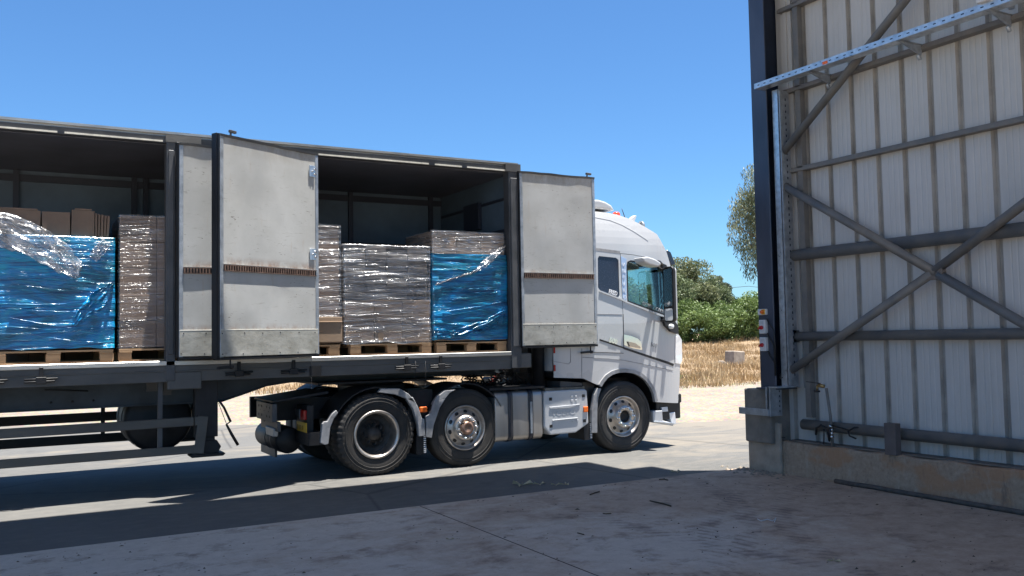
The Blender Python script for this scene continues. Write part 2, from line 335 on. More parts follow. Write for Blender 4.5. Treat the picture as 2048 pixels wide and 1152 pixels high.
def film_mat(name, kind):
    """stretch film: see-through, with glossy creases running round the load; the blue kind is tinted through"""
    mt, N, L, b = node_mat(name); c = objcoord(N) if kind != 'drape' else N.new('ShaderNodeTexCoord').outputs['UV']; out = N['Material Output']
    st = (.22, .22, 5) if kind != 'drape' else (.5, 2.6, 1)
    tl_ = N.new('ShaderNodeMapping'); tl_.inputs['Rotation'].default_value = (0, R(3.5), 0) if kind != 'drape' else (0, 0, R(8)); L.new(c, tl_.inputs[0]); c1 = tl_.outputs[0]
    tl2 = N.new('ShaderNodeMapping'); tl2.inputs['Rotation'].default_value = (0, R(-7), 0) if kind != 'drape' else (0, 0, R(-12)); L.new(c, tl2.inputs[0]); c2 = tl2.outputs[0]
    cre = noise_n(N, L, c1, 7, 3, .6, st, .3); fin = noise_n(N, L, c2, 22, 3, .65, (.16, .16, 4.2) if kind != 'drape' else (.4, 2.2, 1), .4); bl = noise_n(N, L, c, 1.7, 4, .6, (.9, .9, 1.9), .8)
    spk = noise_n(N, L, c, 42, 2, .6, (.6, .6, 1.6))
    p = bump_n(N, L, None, cre, .8, .02 if kind != 'drape' else .06); p = bump_n(N, L, None, fin, .8, .006 if kind != 'drape' else .02, p); p2 = bump_n(N, L, None, spk, .45 if kind != 'drape' else .2, .004, p)
    gl = N.new('ShaderNodeBsdfGlossy'); gl.inputs['Roughness'].default_value = .24; L.new(p2, gl.inputs['Normal'])
    if kind == 'blue':
        cc = ramp_n(N, L, bl, [(.30, (.0, .07, .11)), (.43, (.0, .13, .25)), (.56, (.0, .23, .55)), (.70, (.0, .40, .56))])
        cc = mix_n(N, L, ramp_n(N, L, fin, [(.52, 0), (.72, .75)]), cc, (.03, .50, .66))
        cc = mix_n(N, L, ramp_n(N, L, cre, [(.34, .7), (.46, 0)]), cc, (.0, .03, .13))
        L.new(cc, b.inputs['Base Color']); b.inputs['Roughness'].default_value = .35; L.new(p2, b.inputs['Normal'])
        b.inputs['Coat Weight'].default_value = .7; b.inputs['Coat Roughness'].default_value = .15; L.new(p2, b.inputs['Coat Normal'])
        return mt
    tr = N.new('ShaderNodeBsdfTransparent'); tr.inputs[0].default_value = (.95, .95, .96, 1)
    df = N.new('ShaderNodeBsdfDiffuse'); df.inputs[0].default_value = (.75, .76, .78, 1); L.new(p2, df.inputs['Normal'])
    m1 = N.new('ShaderNodeMixShader'); m2 = N.new('ShaderNodeMixShader')
    amt = {'clear': (.10, .62), 'brown': (.02, .22), 'drape': (.30, .8)}[kind]
    L.new(ramp_n(N, L, cre, [(.44, amt[0]), (.68, amt[1])]), m1.inputs[0]); L.new(tr.outputs[0], m1.inputs[1]); L.new(gl.outputs[0], m1.inputs[2])
    L.new(ramp_n(N, L, fin, [(.48, .02), (.68, {'clear': .34, 'brown': .10, 'drape': .4}[kind])]), m2.inputs[0]); L.new(m1.outputs[0], m2.inputs[1]); L.new(df.outputs[0], m2.inputs[2])
    L.new(m2.outputs[0], out.inputs[0]); return mt
def leaf_mat(name, c1, c2, sc=.8):
    mt, N, L, b = node_mat(name); c = objcoord(N)
    a = ramp_n(N, L, noise_n(N, L, c, sc, 4, .7), [(.33, c1), (.67, c2)]); L.new(a, b.inputs['Base Color'])
    b.inputs['Roughness'].default_value = .55
    ts = N.new('ShaderNodeBsdfTranslucent'); L.new(a, ts.inputs[0]); mx = N.new('ShaderNodeMixShader'); mx.inputs[0].default_value = .3
    L.new(b.outputs[0], mx.inputs[1]); L.new(ts.outputs[0], mx.inputs[2]); L.new(mx.outputs[0], N['Material Output'].inputs[0]); return mt

MAT = dict(
 asphalt=asphalt_mat(), floor=concrete_floor_mat(), dirt=dirt_mat(), gravel=gravel_mat(), liner=door_face_mat(), plate=steel_plate_mat(),
 clad=cladding_mat(), plinth=plinth_mat(),
 pipe=M('grey_painted_pipe', (.19, .175, .155), .5, 0, .35, 5, .15, 40, base2=(.12, .12, .12)),
 pipedust=M('dusty_grey_paint', (.17, .145, .125), .8, 0, .3, 6),
 column=M('steel_blue_paint', (.065, .08, .115), .35, .3, .35, 2.5, .05, 20, stretch=(1, 1, .3)),
 coldark=M('dark_navy_paint', (.02, .03, .055), .5, .2, .3, 4),
 galv=M('galvanised_steel', (.62, .66, .70), .32, .75, .25, 14, .08, 30),
 galvd=M('dull_galvanised_steel', (.40, .43, .46), .45, .6, .3, 10, .1, 30),
 alu=M('bare_aluminium', (.46, .455, .43), .38, .7, .25, 9, .1, 60, stretch=(.3, 1, 1)),
 seal=M('cream_seal_strip', (.75, .72, .62), .5, 0, .2, 12),
 frame=M('grey_trailer_paint', (.08, .083, .088), .5, .1, .35, 3, .06, 30),
 skirt=M('dusty_grey_rail', (.115, .113, .108), .55, .15, .3, 3, .08, 30, stretch=(.4, 1, 1)),
 beam=M('slate_blue_chassis_paint', (.05, .065, .08), .55, .1, .45, 2.5, .06, 20),
 black=M('black_plastic', (.012, .012, .013), .5, 0, .3, 6),
 steel=M('black_chassis_paint', (.018, .018, .02), .55, .2, .5, 6, .1, 30),
 guard=M('grey_side_guard', (.105, .10, .09), .5, .2, .3, 3, .05, 20, stretch=(.3, 1, 1)),
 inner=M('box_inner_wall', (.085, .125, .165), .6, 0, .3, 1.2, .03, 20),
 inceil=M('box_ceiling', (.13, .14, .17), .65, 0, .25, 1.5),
 rib=M('box_wall_post', (.025, .03, .045), .5, .2),
 wood=M('pallet_wood', (.42, .27, .15), .8, 0, .35, 5, .2, 40, stretch=(.35, 1, 3)),
 card=M('brown_cardboard', (.22, .15, .105), .8, 0, .18, 3, .08, 25, stretch=(1, 1, 1)),
 card2=M('tan_cardboard', (.32, .225, .15), .8, 0, .2, 2.5, .08, 25),
 seam=M('carton_gap', (.035, .02, .014), .9),
 tape=M('packing_tape', (.52, .40, .28), .35),
 tray=M('plastic_tray_stack', (.15, .135, .12), .35, 0, .5, 14),
 white=M('white_cab_paint', (.49, .50, .505), .28, 0, .05, 1.2, 0, coat=.7),
 offw=M('white_grp_paint', (.50, .51, .52), .35, 0, .1, 2, coat=.3),
 mud=M('grey_mudguard', (.28, .28, .285), .5, 0, .3, 8, .1, 40),
 tyre=M('tyre_rubber', (.022, .021, .020), .72, 0, .5, 7, .2, 70, base2=(.036, .032, .028)),
 rimw=M('brushed_wheel_metal', (.50, .46, .42), .36, .8, .3, 8, .05, 30),
 rimd=M('dark_brake_hub', (.06, .056, .052), .6, .4, .4, 14, .2, 40),
 hubb=M('bronze_hub_cap', (.30, .19, .14), .4, .6, .2, 18),
 chrome=M('polished_chrome', (.82, .82, .82), .1, 1),
 tankm=M('brushed_tank_aluminium', (.42, .395, .37), .48, .85, .15, 6, .03, 50, stretch=(1, 1, .1)),
 tanks=M('tank_strap', (.016, .018, .028), .4),
 orange=M('orange_reflector', (.85, .16, .02), .25, 0), red=M('red_lens', (.35, .01, .01), .25),
 beacon=M('red_beacon_lens', (.75, .07, .03), .2), lamp=M('clear_lamp_lens', (.75, .77, .78), .12, 0, coat=1),
 glass=None, yplate=M('yellow_number_plate', (.55, .33, .02), .5), switch=M('pale_grey_plastic', (.62, .63, .64), .4), redknob=M('red_knob', (.5, .01, .02), .35),
 yellow=M('yellow_plastic', (.75, .38, .02), .4), brass=M('worn_brass', (.42, .28, .12), .35, .9), conc=M('raw_concrete', (.36, .30, .24), .95, 0, .3, 4, .5, 30),
 concd=M('dark_concrete', (.20, .18, .155), .95, 0, .3, 4, .5, 30), bark=M('bark', (.16, .12, .09), .9, 0, .4, 6, .5, 20),
 vinyl=M('perforated_dark_vinyl', (.025, .035, .06), .25, 0, .2, 60), sticker=M('pale_blue_sticker', (.36, .50, .72), .4),
 letter=M('white_lettering', (.75, .77, .8), .4), letterg=M('grey_lettering', (.22, .23, .25), .35, .5),
 seat=M('dark_seat_cloth', (.03, .032, .036), .9), sand=M('spilled_sand', (.24, .21, .17), 1, 0, .4, 20, .6, 60),
 filmblue=film_mat('blue_stretch_film', 'blue'), filmclear=film_mat('clear_stretch_film', 'clear'), filmbrown=film_mat('thin_stretch_film', 'brown'), filmdrape=film_mat('loose_clear_film', 'drape'),
)
def glass_mat():
    mt, N, L, b = node_mat('tinted_cab_glass'); out = N['Material Output']
    tr = N.new('ShaderNodeBsdfTransparent'); tr.inputs[0].default_value = (.74, .86, .83, 1)
    gl = N.new('ShaderNodeBsdfGlossy'); gl.inputs['Roughness'].default_value = .02
    fr = N.new('ShaderNodeFresnel'); fr.inputs[0].default_value = 1.6; mx = N.new('ShaderNodeMixShader')
    L.new(fr.outputs[0], mx.inputs[0]); L.new(tr.outputs[0], mx.inputs[1]); L.new(gl.outputs[0], mx.inputs[2]); L.new(mx.outputs[0], out.inputs[0]); return mt
MAT['glass'] = glass_mat()

# ================================================================== THE SETTING
def grid_sheet(name, xs, ys, zf, mat_, kind='structure'):
    vs = [(x, y, zf(x, y)) for y in ys for x in xs]; nx = len(xs)
    fs = [(j*nx+i, j*nx+i+1, (j+1)*nx+i+1, (j+1)*nx+i) for j in range(len(ys)-1) for i in range(nx-1)]
    me = bpy.data.meshes.new(name); me.from_pydata(vs, [], fs); me.materials.append(mat_)
    me.polygons.foreach_set('use_smooth', [True]*len(fs)); return link(name, me, kind=kind)
def smooth(a, b, t): t = min(1, max(0, (t-a)/(b-a))); return t*t*(3-2*t)
def edge_y(x): return 30.5 - smooth(8, 19, x)*8.3 + .8*mnoise.noise(Vector((x*.35, 1, 0))) + .5*mnoise.noise(Vector((x*1.6, 5, 0)))   # where gravel gives way to grass
def terrain_z(x, y):
    n = mnoise.noise(Vector((x*.08, y*.08, 0)))
    g0 = edge_y(x)
    h = smooth(g0+1, 46, y)*(1.1 + .45*n) + smooth(g0+1, g0+8, y)*.22*mnoise.noise(Vector((x*.3, y*.3, 4)))
    return -.016 + h
def lin(a, b, n): return [a+(b-a)*i/n for i in range(n+1)]
grid_sheet('ground', lin(-400, -60, 6)+lin(-50, 90, 140)+lin(100, 500, 8), lin(-100, 8, 6)+lin(10, 70, 90)+lin(80, 900, 12), terrain_z, MAT['dirt'])
# asphalt yard: near edge at the warehouse sill, far edge runs off at an angle
def wob(t, a=.25): return a*mnoise.noise(Vector((t*.7, 3.1, 0)))
def yard_edge(x): return (19.3-(x-3.9)*.75 if x < 11.7 else 13.45-(x-11.7)*.16) + wob(x, .35) + .12*mnoise.noise(Vector((x*2.1, 8, 0)))
def band(name, xs, f0, f1, z, mat_):
    ps = [(x, f0(x), z) for x in xs] + [(x, f1(x), z) for x in xs]; k = len(xs)
    me = bpy.data.meshes.new(name); me.from_pydata(ps, [], [(i, i+1, k+i+1, k+i) for i in range(k-1)]); me.materials.append(mat_); link(name, me, kind='structure')
band('asphalt_yard', lin(-30, 46, 300), lambda x: 8.55, yard_edge, .0, MAT['asphalt'])
# pale gravel verge beyond the asphalt, running just under its edge
band('gravel_verge', lin(-10, 60, 280), lambda x: yard_edge(x)-.6, lambda x: edge_y(x)+.9, -.008, MAT['gravel'])
# warehouse floor slab (its edge is a shallow worn lip over the asphalt)
b = MB(); b.box(-14, 8.25, -12, 8.62, -.2, .006); b.build('warehouse_floor', MAT['floor'], kind='structure')

b = MB(); b.box(3.697, 3.704, -6, 8.6, .0, .0085); b.build('floor_joint', MAT['seam'], kind='structure')
# ------------------------------------------------------------------ warehouse
WH = empty('warehouse', (8.25, 8.5, 0), 'open-fronted steel warehouse with ribbed pale cladding, grey tube braces and stained concrete base', 'warehouse')
XC = 8.46                                    # face of the cladding
# ribbed sheet: wide pans standing in, narrow grooves set back
pts = []; y = 8.62; ribw = .075; pitch = .338
y0 = 7.67 + pitch - .02
y = y0
prof = [(XC, 8.06)]; gi = []
while y > -12:
    w_ = pitch*random.uniform(.985, 1.015)
    gi.append(len(prof)); prof += [(XC, y), (XC+.042, y-.014), (XC+.042, y-ribw+.014), (XC, y-ribw)]
    a_, b_ = y-ribw, y-w_
    for q in (.3, .55, .8):                  # faint stiffening swages in the pan
        yy = a_+(b_-a_)*q; prof += [(XC, yy+.014), (XC+.003, yy), (XC, yy-.014)]
    y -= w_
vs, fs = [], []
zs = [.30, 3.72, 9.2]
for (x, yy) in prof: vs += [(x, yy, z) for z in zs]
for i in range(len(prof)-1):
    for k in range(2): fs.append((i*3+k, i*3+k+1, (i+1)*3+k+1, (i+1)*3+k))
me = bpy.data.meshes.new('cladding'); me.from_pydata(vs, [], fs); me.materials.append(MAT['clad']); me.materials.append(M('darker_groove', (.36, .345, .32), .8, 0, .25, 3)); gset = {q+k for q in gi for k in range(3)}  # second material makes the groove faces darker than the pans
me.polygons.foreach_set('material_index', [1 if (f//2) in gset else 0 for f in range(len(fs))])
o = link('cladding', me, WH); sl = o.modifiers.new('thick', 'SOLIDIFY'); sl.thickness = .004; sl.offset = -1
# concrete base wall with a rough top edge
b = MB()
ys = lin(8.53, -12, 160); top = [.395+.018*mnoise.noise(Vector((q*2.1, 0, 5))) + .006*math.sin(q*9) for q in ys]
vs = []; fs = []
for q, t in zip(ys, top):
    dx = .012*mnoise.noise(Vector((q*1.3, 2, 0)))
    vs += [(8.25+dx-.02, q, -.1), (8.25+dx, q, t*.5), (8.25+dx*.6, q, t-.012), (8.265, q, t), (8.62, q, t+.004), (8.62, q, -.1)]
n = 6
for i in range(len(ys)-1):
    for k in range(n-1): fs.append((i*n+k, (i+1)*n+k, (i+1)*n+k+1, i*n+k+1))
fs.append(tuple(range(n))); b.add(vs, fs, False); b.build('base_wall', MAT['plinth'], WH)
# pier under the column, chipped top
b = MB(); b.box(8.13, 8.60, 8.05, 8.50, .36, 1.03); pier = b.build('concrete_pier', MAT['concd'], WH, bevel=.02, seg=2)
b = MB(); b.box(8.195, 8.245, 7.98, 8.52, .0, .62); b.build('concrete_pier', MAT['conc'], WH, bevel=.015, seg=2)
# H column on the pier
b = MB(); b.box(8.14, 8.16, 7.96, 8.21, 1.03, 9.2); b.box(8.48, 8.50, 7.96, 8.21, 1.03, 9.2); b.m = 1; b.box(8.16, 8.48, 8.08, 8.095, 1.03, 9.2)
b.m = 0; b.box(8.10, 8.54, 7.92, 8.25, 1.031, 1.05)
b.build('column', [MAT['column'], MAT['coldark']], WH, bevel=.003)
# corner flashing strips between the column and the sheet
b = MB(); b.box(8.42, 8.452, 7.78, 7.955, 1.05, 9.1); b.box(8.40, 8.418, 7.84, 7.89, 1.05, 9.1); b.build('corner_flashing', MAT['clad'], WH)
b = MB(); b.box(8.36, 8.44, 7.62, 7.70, .7, 9.1); b.build('corner_post', MAT['pipe'], WH)
# horizontal tubes and angle girts, one per metre
def girt_tube(z, r, ya=7.93, yb=-12, x=8.36, mat_=MAT['pipe'], dz=0):
    b = MB(); b.tube([(x, ya, z), (x, ya*.5+yb*.5, z+dz), (x, yb, z)], r, 20); b.build('wall_tube', mat_, WH)
girt_tube(.615, .062, 7.75); girt_tube(1.675, .055); girt_tube(2.665, .07)
for z in (3.715, 4.71, 5.75, 6.9, 8.0):
    b = MB(); b.box(8.36, 8.45, -12, 7.93, z-.028, z+.028); b.box(8.34, 8.362, -12, 7.93, z-.03, z+.008)
    b.build('girt', MAT['pipe'], WH)
b = MB(); b.box(8.30, 8.46, -12, 7.93, .40, .415); b.build('sill_angle', MAT['pipedust'], WH)
# diagonal tube braces meeting in an X, and the one of the bay above
def brace(a, c, r=.048, x=8.27):
    b = MB(); b.tube([(x, a[0], a[1]), (x, c[0], c[1])], r, 18); b.build('brace_tube', MAT['pipe'], WH)
X0 = (5.82, 2.305)
brace((7.93, 3.58), X0); brace((5.80, 2.29), (3.65, .98)); brace((7.98, 1.18), (5.87, 2.31)); brace((5.84, 2.33), (3.72, 3.58))
brace((7.86, 3.92), (4.0, 6.72)); brace((3.65, 3.92), (-.4, 6.72)); brace((3.65, 3.6), (-.4, 1.0)); brace((3.65, 1.1), (-.4, 3.6))
b = MB(); b.box(8.235, 8.31, 5.74, 5.92, 2.24, 2.37); b.build('gusset_plate', MAT['pipedust'], WH, bevel=.004)
b = MB(); b.box(8.30, 8.40, 7.80, 7.98, 1.60, 1.75); b.build('end_plate', MAT['pipe'], WH)
# timber-coloured upright plate on the low tube
b = MB(); b.box(8.20, 8.29, 6.34, 6.48, .40, .735); b.build('upright_plate', M('brown_grey_steel', (.12, .10, .095), .7, 0, .2, 5), WH, bevel=.003)
# columns along the wall behind the camera, shortened unseen roof, canopy
for yy in (3.6, -.5, -4.6, -8.7):
    b = MB(); b.box(8.10, 8.12, yy-.12, yy+.12, 0, 9.2); b.box(8.12, 8.34, yy-.006, yy+.006, 0, 9.2); b.build('column', MAT['column'], WH)
b = MB(); b.box(-3, 8.75, -.3, 8.50, 9.2, 9.32); b.build('roof', MAT['clad'], WH)  # unseen roof against the sun, cut short so bounce light reaches inside
b = MB(); b.box(-3, 8.27, 8.503, 9.36, 9.0, 9.30); b.build('front_canopy', MAT['coldark'], WH)
for k in range(3):
    b = MB(); b.box(-3, 8.6, 7-k*3.3, 7.14-k*3.3, 8.75, 9.1); b.build('rafter', MAT['pipe'], WH)

# galvanised door-track post, its foot bracket and the perforated strip
DT = empty('door_track', (8.0, 7.9, 0), 'bright galvanised steel door track standing beside the dark column with a stepped foot bracket', 'door track')
b = MB(); b.box(8.205, 8.225, 7.835, 7.925, 1.07, 4.72); b.build('track_post', MAT['galv'], DT)
b = MB(); b.box(8.205, 8.36, 7.80, 7.815, 1.07, 4.70)
b.m = 1
z = 1.2
while z < 4.65: b.box(8.29, 8.305, 7.797, 7.80, z, z+.03); z += .075
b.build('slotted_strip', [MAT['galvd'], MAT['coldark']], DT)
b = MB(); b.box(8.0, 8.17, 7.98, 8.0, .78, 1.07); b.box(7.98, 8.0, 7.94, 8.44, .72, .80)
b.box(8.0, 8.2, 7.925, 7.94, .715, 1.06)
b.m = 1
for k in range(5): b.box(8.15, 8.165, 7.921, 7.925, .76+k*.06, .785+k*.06)
b.build('foot_bracket', [MAT['galvd'], MAT['coldark']], DT, bevel=.003)
b = MB(); b.box(8.0, 8.36, 7.79, 7.94, 1.06, 1.075); b.build('foot_shelf', MAT['galv'], DT)

# perforated cable tray on brackets
CT = empty('cable_tray', (8.0, 5, 4.75), 'bright perforated galvanised cable tray running out from the column high on the wall', 'cable tray')
b = MB(); ya = 8.0
b.box(7.985, 8.0, -8, ya, 4.735, 4.80); b.box(8.001, 8.12, -8, ya, 4.735, 4.741); b.box(8.12, 8.13, -8, ya, 4.735, 4.80)
b.m = 1; y = ya-.06
while y > 3.0: b.box(7.982, 7.985, y-.03, y, 4.762, 4.772); y -= .1
b.build('tray', [MAT['galv'], MAT['coldark']], CT)
for yy in (7.15, 5.95, 4.98, 3.9):
    b = MB(); b.prism([(7.99, 4.728), (8.35, 4.728), (8.35, 4.62)], yy-.012, yy+.012); b.box(7.99, 8.35, yy-.03, yy+.03, 4.728, 4.734); b.tube([(8.30, yy, 4.62), (8.33, yy, 4.57)], .02, 8)
    b.build('tray_bracket', MAT['galvd'], CT, bevel=.002)
b = MB(); b.box(7.981, 7.984, 6.86, 6.93, 4.742, 4.775); b.build('orange_sticker', MAT['orange'], CT)
b = MB(); b.box(7.93, 8.03, 4.93, 5.05, 4.80, 4.92); b.tube([(8.0, 5.0, 4.85), (8.0, 4.86, 4.84)], .015, 8); b.build('junction_box', MAT['switch'], label='grey square junction box sitting on top of the cable tray', cat='junction box', bevel=.008)
b = MB(); b.tube([(8.38, 4.98, 4.80), (8.38, 4.98, 9.0)], .03, 10); b.build('conduit', MAT['galv'], label='thin vertical galvanised conduit above the cable tray', cat='conduit')
for yy, zz in ((7.75, 4.69), ):
    pass
# switches on the column
def switch(z, name='isolator_switch', label=None):
    e = empty(name, (8.10, 8.1, z), label, 'switch', 'red-knobbed switches on the column')
    b = MB(); b.box(8.085, 8.14, 8.055, 8.155, z-.085, z+.085); b.build('switch_box', MAT['switch'], e, bevel=.008, seg=2)
    b = MB(); b.lathe([(0, -.03), (.022, -.03), (.024, 0)], (8.085, 8.105, z-.01), 'X', 16); b.bar((8.055, 8.135, z-.025), (8.055, 8.07, z+.008), .014, .016, up=(1, 0, 0)); b.build('knob', MAT['redknob'], e)
    b = MB(); b.box(8.083, 8.085, 8.07, 8.14, z+.035, z+.07); b.build('rating_label', MAT['offw'], e)
switch(1.80, label='upper pale grey isolator box with red knob on the dark column')
switch(1.585, label='lower pale grey isolator box with red knob on the dark column')
e = empty('emergency_stop', (8.10, 8.1, 1.98), 'small white and yellow emergency stop box with orange button above two isolators', 'switch')
b = MB(); b.box(8.10, 8.14, 8.05, 8.185, 1.945, 2.02); b.build('backing_box', MAT['switch'], e, bevel=.005)
b = MB(); b.box(8.088, 8.10, 8.055, 8.115, 1.95, 2.015); b.build('yellow_cover', MAT['yellow'], e, bevel=.004)
b = MB(); b.lathe([(0, -.035), (.02, -.03), (.022, 0)], (8.088, 8.085, 1.982), 'X', 16); b.build('push_button', MAT['orange'], e)
b = MB()
for k, zz in enumerate((1.72, 1.50, 1.9)):
    b.tube([(8.12, 8.05, zz), (8.12, 8.02, zz-.06), (8.13, 7.965-.006*k, zz-.14), (8.13, 7.955-.006*k, zz-.3), (8.13, 7.955-.006*k, 1.2)], .009, 8)
b.build('cable', MAT['black'], label='black cables looping down from the isolator boxes on the column', cat='cable')
# water pipe with ball valve, black hoses tied to the tube
e = empty('standpipe', (8.28, 7.27, .4), 'thin upright water pipe with lever valve in front of the low wall tube', 'water pipe')
b = MB(); b.tube([(8.28, 7.25, .40), (8.28, 7.265, .75), (8.28, 7.31, 1.07)], .017, 10); b.build('riser', MAT['pipe'], e)
b = MB(); b.tube([(8.27, 7.33, 1.09), (8.25, 7.40, 1.10)], .022, 10); b.tube([(8.25, 7.42, 1.10), (8.25, 7.42, 1.04)], .012, 8); b.build('ball_valve', MAT['brass'], e)
b = MB(); b.bar((8.24, 7.36, 1.125), (8.22, 7.55, 1.14), .018, .008); b.lathe([(0, 0), (.035, 0), (.035, .018), (0, .018)], (8.25, 7.42, 1.02), 'Z', 12); b.build('lever_handle', MAT['black'], e)
b = MB()
for k in range(4): b.lathe([(.015, 0), (.03, .005), (.03, .025), (.015, .03)], (8.275, 7.255, .50+k*.04), 'Z', 12)
b.build('union_fitting', MAT['chrome'], e)
b = MB(); b.tube([(8.27, 7.48, .52), (8.25, 7.45, .60), (8.25, 7.38, .64), (8.26, 7.30, .60), (8.24, 7.26, .47), (8.24, 7.24, .63)], .014, 8)
b.tube([(8.25, 7.24, .65), (8.25, 7.1, .63), (8.25, 6.98, .61), (8.24, 6.9, .65), (8.24, 6.85, .655)], .010, 8); b.tube([(8.25, 7.0, .61), (8.25, 6.98, .55), (8.26, 6.9, .525)], .010, 8)
b.tube([(8.25, 7.34, .60), (8.245, 7.345, .42)], .008, 6)
b.build('hose', MAT['black'], label='black rubber hose tied around the upright water pipe', cat='hose')
# cable on the base wall corner
b = MB(); P = [onX(u, v, 8.235) for u, v in ((1570, 875), (1545, 874), (1541, 885), (1544, 905), (1545, 920), (1548, 930), (1541, 936), (1535, 941))]; P[-1].z = .015; P[-2].z = .02
b.tube(P, .007, 8); b.build('cable', MAT['black'], label='black cable hanging down the concrete base near the pier', cat='cable')
# long dark strip lying along the foot of the wall
b = MB(); pp = [(8.19-.005*k+.02*mnoise.noise(Vector((k*.7, 0, 9))), 7.15-k*.25, .03) for k in range(40)]
b.tube(pp, .026, 8); b.build('rubber_strip', M('dusty_rubber', (.10, .085, .075), .9, 0, .5, 9), label='long dusty rubber strip lying along the foot of the concrete base wall', cat='rubber strip')
# sand and grit spilled at the wall end
vs = []; b = MB()
for i in range(140):
    x = 8.08+random.gauss(0, .12)*.8 - .0; yy = 8.3+random.gauss(0, .22); s_ = random.uniform(.005, .022)
    x = min(8.18, x); b.add([(x-s_, yy-s_, .004), (x+s_, yy-s_, .004), (x+s_, yy+s_, .004), (x-s_, yy+s_, .004), (x, yy, .006+s_)], [(0,1,4),(1,2,4),(2,3,4),(3,0,4)])
b.build('grit', MAT['sand'], label='pale grit scattered on the floor at the end of the wall', cat='grit', kind='stuff')
# floor litter
def leafling(u, v, name, lab, s_=.05, mat_=None, cat='leaf', Z=.008):
    s_ *= 1.35
    p = onZ(u, v, Z); b = MB(); a = random.uniform(0, 3)
    for k in range(3):
        c_, s2 = math.cos(a+k*2), math.sin(a+k*2)
        b.add([(p.x, p.y, Z), (p.x+c_*s_-s2*s_*.3, p.y+s2*s_+c_*s_*.3, Z+s_*.5), (p.x+c_*s_*1.4, p.y+s2*s_*1.4, Z+.004), (p.x+c_*s_+s2*s_*.3, p.y+s2*s_-c_*s_*.3, Z+s_*.3)], [(0,1,2),(0,2,3)])
    b.build(name, mat_, label=lab, cat=cat, fix=False)
dry = M('dry_leaf', (.52, .42, .26), .8, 0, .2, 9); dk = M('dark_leaf', (.07, .05, .03), .8)
leafling(1044, 970, 'dry_leaf', 'curled dry leaf on the asphalt, largest of the four near the slab edge', .075, dry)
leafling(1080, 969, 'dry_leaf', 'flat dry leaf just right of the largest curled leaf on asphalt', .045, dry)
leafling(1112, 970, 'dry_leaf', 'small pale leaf on the asphalt, third from the left', .035, dry)
leafling(1130, 969, 'dry_leaf', 'thin dry leaf on the asphalt, rightmost of the four', .04, dry)
leafling(1353, 944, 'dry_leaf', 'pale leaf on the shaded asphalt near the slab corner', .04, dry)
leafling(1668, 1122, 'dry_leaf', 'curled pale leaf alone on the concrete floor at right foreground', .032, dry)
leafling(900, 1079, 'dry_leaf', 'small pale leaf on the concrete floor at centre foreground', .022, dry)
def twig(pts, lab, r=.006, mat_=None, name='twig', cat='twig'):
    b = MB(); b.tube([onZ(u, v, .008) + Vector((0, 0, random.uniform(0, .008))) for u, v in pts], r, 6); b.build(name, mat_ or dk, label=lab, cat=cat)
twig([(1300, 1002), (1315, 1006), (1328, 1009), (1342, 1013)], 'dark forked twig on the concrete floor, longest one', .008)
twig([(1180, 990), (1190, 986), (1199, 984)], 'short dark twig on the floor near the asphalt edge', .007)
twig([(1318, 960), (1327, 959), (1336, 961)], 'straight dark twig near the slab corner', .006)
twig([(1206, 1027), (1212, 1028), (1222, 1027)], 'small dark curved stick in the middle of the floor', .006)
twig([(1155, 1067), (1162, 1068), (1168, 1070)], 'tiny dark stick lying on the floor left of centre', .005)
twig([(1515, 1038), (1522, 1042), (1535, 1039), (1545, 1043), (1552, 1037), (1549, 1045)], 'thin white string lying crumpled on the concrete floor', .0035, MAT['letter'], 'string', 'string')
b = MB(); rng = np.random.default_rng(3)
for i in range(2200):
    x, yy = rng.uniform(-1, 8.1), rng.uniform(3.2, 8.55)
    if rng.random() > .08 + 1.6*max(0, mnoise.noise(Vector((x*.9, yy*.9, 3)))) + .5*smooth(7.7, 8.1, x) + .4*smooth(8.35, 8.55, yy): continue
    s_ = abs(rng.normal(0, .004))+.0025; a = rng.uniform(0, 3); cx_, sx_ = math.cos(a)*s_*rng.uniform(1, 3), math.sin(a)*s_
    b.add([(x-cx_, yy-sx_, .0065), (x+sx_, yy-cx_*.5, .0065), (x+cx_, yy+sx_, .0065), (x, yy, .0065+s_)], [(0,1,3),(1,2,3),(2,0,3)])
b.build('crumbs', M('crumbs_of_dirt', (.13, .10, .075), 1), label='tiny crumbs of dirt and bark over the concrete floor', cat='debris', kind='stuff')

# ------------------------------------------------------------------ field: dry grass, weeds, block, trees
def blades(name, n, region, hmin, hmax, mat_, lab, cat, seed, width=.02, lean=.35, dens=None, clump=1):
    g = np.random.default_rng(seed); vs = []; fs = []
    cnt = 0
    while cnt < n:
        x, yy = region(g)
        if dens and g.random() > dens(x, yy): continue
        for c in range(clump):
            bx, by = x+g.normal(0, .12), yy+g.normal(0, .12)
            z = terrain_z(bx, by) - .02; h = g.uniform(hmin, hmax)*(.65+1.1*max(-.35, mnoise.noise(Vector((bx*.55, by*.55, 11))))); a = g.uniform(0, 6.28); l = g.normal(0, lean)*h
            wx, wy = math.cos(a)*width, math.sin(a)*width; lx, ly = math.cos(a*2.3)*l, math.sin(a*2.3)*l
            k = len(vs); vs += [(bx-wx, by-wy, z), (bx+wx, by+wy, z), (bx+lx*.5+wx*.6, by+ly*.5+wy*.6, z+h*.6), (bx+lx*.5-wx*.6, by+ly*.5-wy*.6, z+h*.6), (bx+lx, by+ly, z+h*.95)]
            fs += [(k, k+1, k+2, k+3), (k+3, k+2, k+4)]; cnt += 1
    me = bpy.data.meshes.new(name); me.from_pydata(vs, [], fs); me.materials.append(mat_)
    return link(name, me, None, lab, cat, None, 'stuff')
gm = leaf_mat('dry_grass_straw', (.32, .20, .085), (.54, .41, .24), .7)
def reg(g):
    yy = 22+24*g.random()**1.2; return g.uniform(yy*-.02-1, yy*1.12+2), yy
